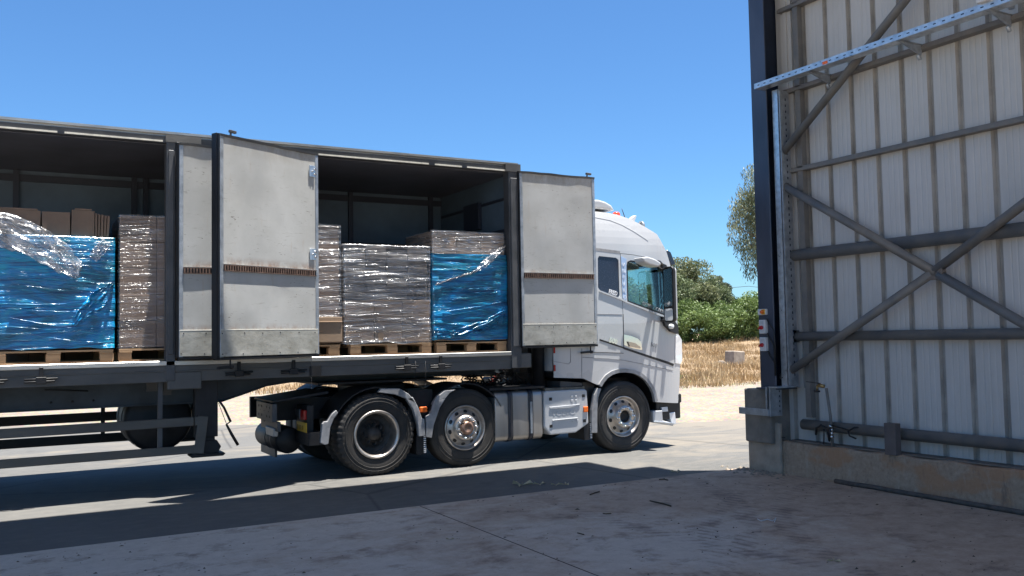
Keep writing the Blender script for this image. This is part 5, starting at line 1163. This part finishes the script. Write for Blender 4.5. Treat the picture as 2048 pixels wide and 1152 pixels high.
# ---- wheels
def wheel(u, v, Yf, kind, name='wheel', R0=.525):
    p = onY(u, v, Yf); c = (p.x, Yf, R0-.004)
    W = None; b = MB()
    if kind == 'drive':                              # deep dish of a twin wheel
        b.lathe([(.305, .015), (.31, .0), (.30, -.014), (.282, -.008), (.262, .03), (.258, .16), (.252, .20)], c, 'Y', 56)
        b.m = 1; b.lathe([(.256, .19), (.20, .215), (.165, .20), (.15, .15), (.085, .13), (.07, .05), (.0, .045)], c, 'Y', 40)
        for i in range(8):
            t = 2*math.pi*i/8; b.lathe([(.032, -.012), (.030, -.012), (.028, .02), (0, .02)], (c[0]+.118*math.cos(t), c[1]+.125, c[2]+.118*math.sin(t)), 'Y', 10)
        W = b.build(name, [MAT['rimw'], MAT['rimd']], TK)
    else:                                            # convex steer / tag wheel
        b.lathe([(.30, .02), (.305, .004), (.295, -.01), (.283, .0), (.268, .035), (.250, .055), (.243, .052), (.20, .025), (.175, -.01), (.165, -.04), (.155, -.05), (.115, -.055), (.095, -.05), (.088, -.02)], c, 'Y', 56)
        b.m = 1
        if kind == 'steer': b.lathe([(.088, -.02), (.07, .02), (.03, .02), (0, .01)], c, 'Y', 24)
        for i in range(10):
            t = 2*math.pi*(i+.35)/10; r_ = .216; b.m = 1
            nrm = Vector((math.cos(t)*.5, -1, math.sin(t)*.5)).normalized(); ct = Vector((c[0]+r_*math.cos(t), c[1]+.0345, c[2]+r_*math.sin(t)))
            a1 = Vector((math.cos(t), 0, math.sin(t))); a1 = (a1-nrm*a1.dot(nrm)).normalized(); a2 = nrm.cross(a1)
            vs = [ct+nrm*.003+a1*.024*math.cos(q)+a2*.030*math.sin(q) for q in [2*math.pi*j/14 for j in range(14)]]; b.add(vs, [tuple(range(14))], False)
        W = b.build(name, [MAT['rimw'], MAT['black']], TK, fix=(kind == 'steer'))
        if kind == 'tag':
            b = MB(); b.lathe([(.092, -.05), (.090, -.075), (.082, -.088), (.05, -.094), (.045, -.088), (0, -.088)], c, 'Y', 32); b.build('hub_cap', MAT['hubb'], W)
            writing('VOLVO', .03, MAT['rimd'], W, (c[0]-.05, c[1]-.092, c[2]-.03), (.55, 0, .83), (-.83, 0, .55), .001, 'cap_lettering')
        for i in range(10):
            t = 2*math.pi*(i+.1)/10; b = MB(); q = (c[0]+.137*math.cos(t), c[1]-.05, c[2]+.137*math.sin(t))
            b.lathe([(.021, -.002), (.021, -.008), (.0165, -.010), (.0165, -.032), (.010, -.042), (0, -.043)], q, 'Y', 8); b.build('wheel_nut', MAT['chrome'], W)
    # tyre: sidewall by lathe, tread blocks cut in by varying the radius
    def tyre(y0, w, blocks):
        pr = tyre_prof(R0, w, .29); n_ = 168; b = MB(); vs = []
        for (r_, h) in pr:
            for i in range(n_):
                t = 2*math.pi*i/n_; rr = r_
                if blocks and r_ > R0-.06 and i % 4 == 0: rr = r_-.018
                if blocks and abs(r_-(R0-.018)) < .001 and i % 4 in (0,): rr = r_-.012
                vs.append((c[0]+rr*math.cos(t), y0+h, c[2]+rr*math.sin(t)))
        m_ = len(pr); b.add(vs, [(j*n_+i, j*n_+(i+1) % n_, (j+1)*n_+(i+1) % n_, (j+1)*n_+i) for j in range(m_-1) for i in range(n_)], True)
        # moulded rings on the sidewall
        for r_, yy in ((.335, .0), (.415, -.0125), (.455, -.0125)):
            b.lathe([(r_, yy+.002), (r_+.003, yy-.004), (r_+.007, yy-.004), (r_+.010, yy+.002)], (c[0], y0, c[2]), 'Y', 72)
        if not blocks:
            for k in range(3): pass
        return b.build('tyre', MAT['tyre'], W, auto=True)
    tyre(Yf, .30, kind == 'drive')
    if kind == 'drive': tyre(Yf+.34, .28, True)
    return c, W
cR, WR = wheel(754, 870, YC+.01, 'drive'); cM, WM = wheel(930.5, 855, YC+.05, 'tag'); cF, WF = wheel(1247, 838, YC-.0, 'steer')
def arc_text(text, c, r_, y, a_mid, size, mat_, parent):
    stp = size*.78/r_
    for i, ch in enumerate(text):
        t = a_mid - (i-(len(text)-1)/2)*stp; rad = Vector((math.cos(t), 0, math.sin(t))); tan = Vector((math.sin(t), 0, -math.cos(t)))
        if ch != ' ': writing(ch, size, mat_, parent, (c[0]+rad.x*r_, y, c[2]+rad.z*r_), tan, rad, .002, 'tyre_lettering')
tl = M('tyre_lettering', (.045, .043, .04), .5)
arc_text('MULTI', cF, .385, YC-.014, math.pi, .06, tl, WF); arc_text('MICHELIN', cF, .385, YC-.014, math.radians(125), .06, tl, WF)
# far-side wheels
for c in (cR, cM, cF):
    y = YFC-.34; b = MB(); b.lathe([(.29, .0), (.29, .34), (.1, .3), (.1, .0)], (c[0], y, c[2]), 'Y', 28); w_ = b.build('wheel', MAT['rimd'], TK)
    b = MB(); b.lathe(tyre_prof(.525, .32, .285), (c[0], y, c[2]), 'Y', 72)
    if c is cR: b.lathe(tyre_prof(.525, .28, .285), (c[0], y-.32, c[2]), 'Y', 72)
    b.build('tyre', MAT['tyre'], w_)
b = MB()
for c in (cR, cM, cF): b.tube([(c[0], YC+.25, c[2]), (c[0], YFC-.2, c[2])], .08, 12)
b.lathe([(0, -.28), (.2, -.2), (.26, 0), (.2, .2), (0, .28)], (cR[0], 12.05, cR[2]), 'X', 20)
b.build('axle', MAT['steel'], TK)
# chassis, rear end, suspension, tanks
b = MB()
for y in (11.62, 12.42): b.box(2.86, 8.95, y, y+.06, .70, .98)
for x in (2.95, 3.9, 5.0, 6.1, 7.4): b.box(x, x+.12, 11.68, 12.42, .74, .94)
b.build('chassis_frame', MAT['steel'], TK)
b = MB(); b.box(6.6, 8.95, 11.3, 12.8, .45, 1.1); b.build('engine', MAT['steel'], TK, bevel=.03)
b = MB(); b.prism([(2.80, .98), (3.5, 1.06), (3.5, 1.09), (2.80, 1.0)], 11.0, 11.95); b.build('rear_deck', MAT['steel'], TK)
b = MB(); b.box(2.80, 2.86, 11.02, 11.82, .74, .965); b.box(2.86, 2.9, 11.0, 11.84, .62, .74); RP = b.build('rear_plate', MAT['frame'], TK, bevel=.005)
b = MB()
for yy in (11.15, 11.3, 11.55, 11.7):
    for zz in (.80, .91): b.lathe([(0, -.004), (.016, -.003), (.018, 0)], (2.80, yy, zz), 'X', 8)
for yy in (11.2, 11.42, 11.62): b.lathe([(0, -.003), (.008, -.003), (.009, 0)], (2.80, yy, .86), 'X', 8)
b.build('plate_bolts', MAT['black'], RP)
b = MB(); b.prism([(11.1, .66), (11.13, .55), (11.5, .55), (11.53, .66)], 2.84, 2.90, 'X'); b.build('tow_jaw', MAT['galvd'], TK, bevel=.01)
b = MB(); b.lathe([(0, .0), (.15, .0), (.17, .03), (.17, 1.1), (.15, 1.13), (0, 1.13)], (3.12, 11.45, .46), 'Y', 28); b.build('air_tank', MAT['steel'], TK)
b = MB()
for d in (.25, .55): b = MB(); b.lathe([(.172, 0), (.176, 0), (.176, .03), (.172, .03)], (3.12, 11.45+d, .46), 'Y', 28); b.build('tank_strap', MAT['frame'], TK)
b = MB(); b.box(3.02, 3.05, 11.75, 12.5, .22, .37); b.build('mud_flap', MAT['frame'], TK)
# tail lamp, plate, near mudguard back
b = MB(); b.box(3.22, 3.30, 10.98, 11.42, .60, .92); b.build('lamp_bracket', MAT['black'], TK)
b = MB(); b.box(3.18, 3.22, 10.98, 11.15, .745, .87); b.build('tail_lamp', MAT['red'], TK, bevel=.01)
b = MB(); b.box(3.185, 3.22, 11.15, 11.19, .75, .865); b.build('tail_lamp_clear', MAT['lamp'], TK)
b = MB(); b.box(3.19, 3.22, 11.20, 11.42, .78, .865); b.build('tail_lamp_housing', MAT['frame'], TK)
b = MB(); b.box(3.18, 3.195, 10.90, 11.30, .60, .715); NP = b.build('number_plate', MAT['yplate'], TK)
writing('11 111 11', .085, MAT['black'], NP, (3.178, 11.29, .62), (0, -1, 0), (0, 0, 1), .001, 'plate_number', .85)
b = MB(); b.box(3.20, 3.40, 10.86, 11.42, .44, .60); b.build('mudguard_back', MAT['steel'], TK)
b = MB(); b.box(7.35, 7.38, YC+.05, YC+.4, .30, .5); b.build('mud_flap', MAT['black'], TK)
# mudguards: black tunnels with grey ends
def guard_arc(c, a0, a1, r_in, r_out, y0, y1, mat_, name, bev=.004):
    b = MB(); n_ = 20; A0, A1 = math.radians(a0), math.radians(a1)
    pts = [(c[0]+r_out*math.cos(A0+(A1-A0)*i/n_), c[2]+r_out*math.sin(A0+(A1-A0)*i/n_)) for i in range(n_+1)]+[(c[0]+r_in*math.cos(A1-(A1-A0)*i/n_), c[2]+r_in*math.sin(A1-(A1-A0)*i/n_)) for i in range(n_+1)]
    m_ = n_+1
    for i in range(n_):
        q = [pts[i], pts[i+1], pts[2*m_-2-i], pts[2*m_-1-i]]
        vs = [(x, y0, z) for x, z in q]+[(x, y1, z) for x, z in q]
        b.add(vs, [(0,1,2,3),(7,6,5,4),(0,4,5,1),(2,6,7,3)]+([(3,7,4,0)] if i == 0 else [])+([(1,5,6,2)] if i == n_-1 else []), False)
    return b.build(name, mat_, TK)
for c in (cR, cM):
    guard_arc(c, 25, 155, .585, .60, YC+.02, YC+.68, MAT['steel'], 'mudguard')
    guard_arc(c, 25, 155, .585, .60, YFC-.68, YFC-.02, MAT['steel'], 'mudguard')
def mg(pts, name='mudguard_end'):
    P = [(p.x, p.z) for p in (onY(u, v, YC-.01) for u, v in pts)]; b = MB(); b.prism(P, YC-.01, YC+.06); b.box(min(p[0] for p in P)+.02, max(p[0] for p in P)-.02, YC+.05, YC+.6, min(p[1] for p in P), min(p[1] for p in P)+.02) if False else None
    return b.build(name, MAT['mud'], TK, bevel=.008, seg=2)
mg([(641, 886), (645, 848), (649, 843), (655, 843), (664, 828), (673, 820), (676, 826), (668, 838), (661, 855), (657, 888), (650, 890)])
mg([(757, 785), (763, 777), (800, 777), (818, 788), (832, 805), (834, 810), (830, 806), (812, 797), (790, 789)])
mg([(812, 797), (826, 794), (837, 815), (844, 836), (849, 838), (851, 872), (838, 873), (836, 850), (826, 818)])
mg([(852, 874), (853, 833), (860, 829), (862, 824), (868, 803), (892, 796), (880, 815), (868, 850), (864, 876)])
mg([(867, 805), (876, 792), (890, 781), (912, 779), (900, 786), (892, 796)])
mg([(1183, 866), (1184, 820), (1189, 790), (1195, 776), (1203, 777), (1197, 795), (1195, 820), (1195, 866)])
for (u, v) in ((847, 880), (1180, 874)):
    p = onY(u, v, YC+.02); b = MB(); b.box(p.x-.10, p.x+.02, YC+.02, YC+.45, .22, .47)
    b.m = 1
    for k in range(9): b.box(p.x+.0, p.x+.03, YC+.005, YC+.02, .24+k*.025, .252+k*.025)
    b.build('mud_flap', [MAT['steel'], MAT['switch']], TK)
p = onY(847, 819, YC-.0); b = MB(); b.box(p.x-.05, p.x+.05, YC-.01, YC+.03, p.z-.035, p.z+.035); b.build('side_reflector', MAT['orange'], TK, bevel=.008)
b = MB(); b.box(4.55, 4.9, YC+.1, YC+.6, .55, 1.05); b.build('suspension_bracket', MAT['steel'], TK)
# fifth wheel and coupling clutter
b = MB(); b.lathe([(0, .02), (.45, .02), (.46, .0), (.45, -.03), (0, -.03)], (4.45, 12.05, 1.13), 'Z', 32); b.box(4.1, 4.8, 11.65, 12.45, .98, 1.10); b.build('fifth_wheel', MAT['steel'], TK)
b = MB(); b.box(5.35, 6.9, 11.5, 12.6, 1.0, 1.02); b.build('catwalk', M('worn_tread_plate', (.30, .29, .27), .45, .6, .5, 14, .3, 40), TK)
b = MB(); b.tube([(6.65, 11.1, 1.02), (6.65, 11.1, 3.2)], .09, 14); b.box(6.60, 6.70, 11.3, 11.9, 1.05, 2.8); b.build('air_intake', MAT['steel'], TK)
random.seed(12)
for k, (mm, y) in enumerate((('black', 11.45), ('steel', 11.55), ('red', 11.65), ('black', 11.75))):
    b = MB(); x0 = 6.45; pts = []
    for i in range(120):
        t = i/119; pts.append((6.5-.75*t+.035*math.cos(i*.9), y+.035*math.sin(i*.9), 1.5-.42*math.sin(math.pi*t*.85)-.1*t))
    b.tube(pts, .009, 6); b.build('coiled_air_line', MAT['black'] if mm != 'red' else M('dark_red_hose', (.12, .015, .012), .4), TK)
b = MB()
for i in range(26):
    x, y, z = random.uniform(5.75, 6.75), random.uniform(11.2, 12.0), random.uniform(1.03, 1.45); s_ = random.uniform(.02, .07)
    b.box(x-s_, x+s_, y-s_, y+s_, z-s_*.6, z+s_*.6)
    b.tube([(x, y, z), (x+random.uniform(-.2, .2), y+random.uniform(-.1, .1), z-.1), (x+random.uniform(-.3, .3), y, 1.03)], .012, 6)
b.build('coupling_fittings', MAT['steel'], TK, bevel=.004)
# aluminium fuel tank with two straps
def rrect(y0, y1, z0, z1, r_):
    out = []
    for (cy_, cz_, a) in ((y1-r_, z1-r_, 0), (y0+r_, z1-r_, 90), (y0+r_, z0+r_, 180), (y1-r_, z0+r_, 270)):
        out += [(cy_+r_*math.cos(math.radians(a+t)), cz_+r_*math.sin(math.radians(a+t))) for t in range(0, 91, 15)]
    return out
x0, x1 = 5.80, 6.56
b = MB(); b.prism(rrect(YC+.02, YC+.66, .29, .985, .09), x0, x1, 'X', True); FT = b.build('fuel_tank', MAT['tankm'], TK, bevel=.012, seg=2)
for xa, xb in ((6.00, 6.075), (6.335, 6.40)):
    b = MB(); b.prism(rrect(YC+.008, YC+.67, .28, .995, .095), xa, xb, 'X', True); s_ = b.build('tank_strap', MAT['tanks'], FT)
b = MB(); b.box(6.35, 6.385, YC+.0, YC+.0075, .38, .82); b.build('strap_reflector', MAT['galvd'], FT, bevel=.002)
p = onY(1034, 778, YC+.1); b = MB(); b.lathe([(0, .05), (.05, .05), (.055, 0)], (p.x, YC+.14, .985), 'Z', 16); b.build('filler_cap', MAT['black'], FT)
b = MB(); b.box(5.72, 6.6, YC+.02, YC+.9, 1.0, 1.03); b.build('tank_top_plate', MAT['steel'], TK)
# battery / silencer box with pressed cover
P = [(6.58, .94), (6.62, .955), (7.27, .955), (7.31, .93), (7.325, .46), (7.10, .34), (6.67, .335), (6.57, .45)]
b = MB(); b.prism(P, YC-.005, YC+.45); BX = b.build('battery_cover', MAT['offw'], TK, bevel=.02, seg=3)
b = MB(); b.box(6.52, 6.60, YC+.06, YC+.5, .36, .93); b.box(6.62, 7.3, YC+.05, YC+.6, .957, .99); b.build('battery_frame', M('grimy_bracket', (.16, .14, .11), .8, 0, .5, 12), TK)
b = MB(); b.prism([(6.66, .73), (7.18, .745), (7.0, .70), (6.66, .705)], YC-.016, YC-.004); b.prism([(6.7, .545), (7.13, .555), (7.13, .545), (6.7, .535)], YC-.018, YC-.004)
for (x, z) in ((7.04, .86), (7.11, .86), (7.04, .80), (7.11, .80), (7.05, .51), (7.12, .51)): b.box(x-.018, x+.018, YC-.012, YC-.004, z-.016, z+.016)
b.build('pressed_ribs', MAT['offw'], BX, bevel=.003)
for (x, z) in ((7.24, .86), (7.25, .50), (6.68, .84), (6.68, .46)): b = MB(); b.box(x-.025, x+.025, YC-.010, YC-.004, z-.022, z+.022); b.build('cover_catch', MAT['black'], BX, bevel=.004)
b = MB(); b.box(7.23, 7.31, YC-.022, YC-.004, .625, .705); b.build('side_reflector', MAT['orange'], TK, bevel=.008)
writing('VOLVO', .095, MAT['offw'], BX, (6.70, YC-.005, .60), (1, 0, .02), (0, 0, 1), .003, 'cover_lettering', 1.25, .002)
b = MB(); b.box(7.30, 7.5, YC+.1, YC+.6, .45, 1.05); b.build('arch_liner', MAT['black'], TK)
b = MB(); P = CS([(1128, 763), (1172, 766), (1172, 772), (1128, 775)]); b.prism(P, YC+.1, YC+.5); b.build('sill_step', MAT['frame'], TK)
for (u, v) in ((1109.5, 736), (1110, 700)):
    p = onY(u, v, YC-.005); b = MB(); b.box(6.745, 6.775, YC-.012, YC, p.z-.045, p.z+.045); b.build('marker_lamp', MAT['red'], TK, bevel=.004)
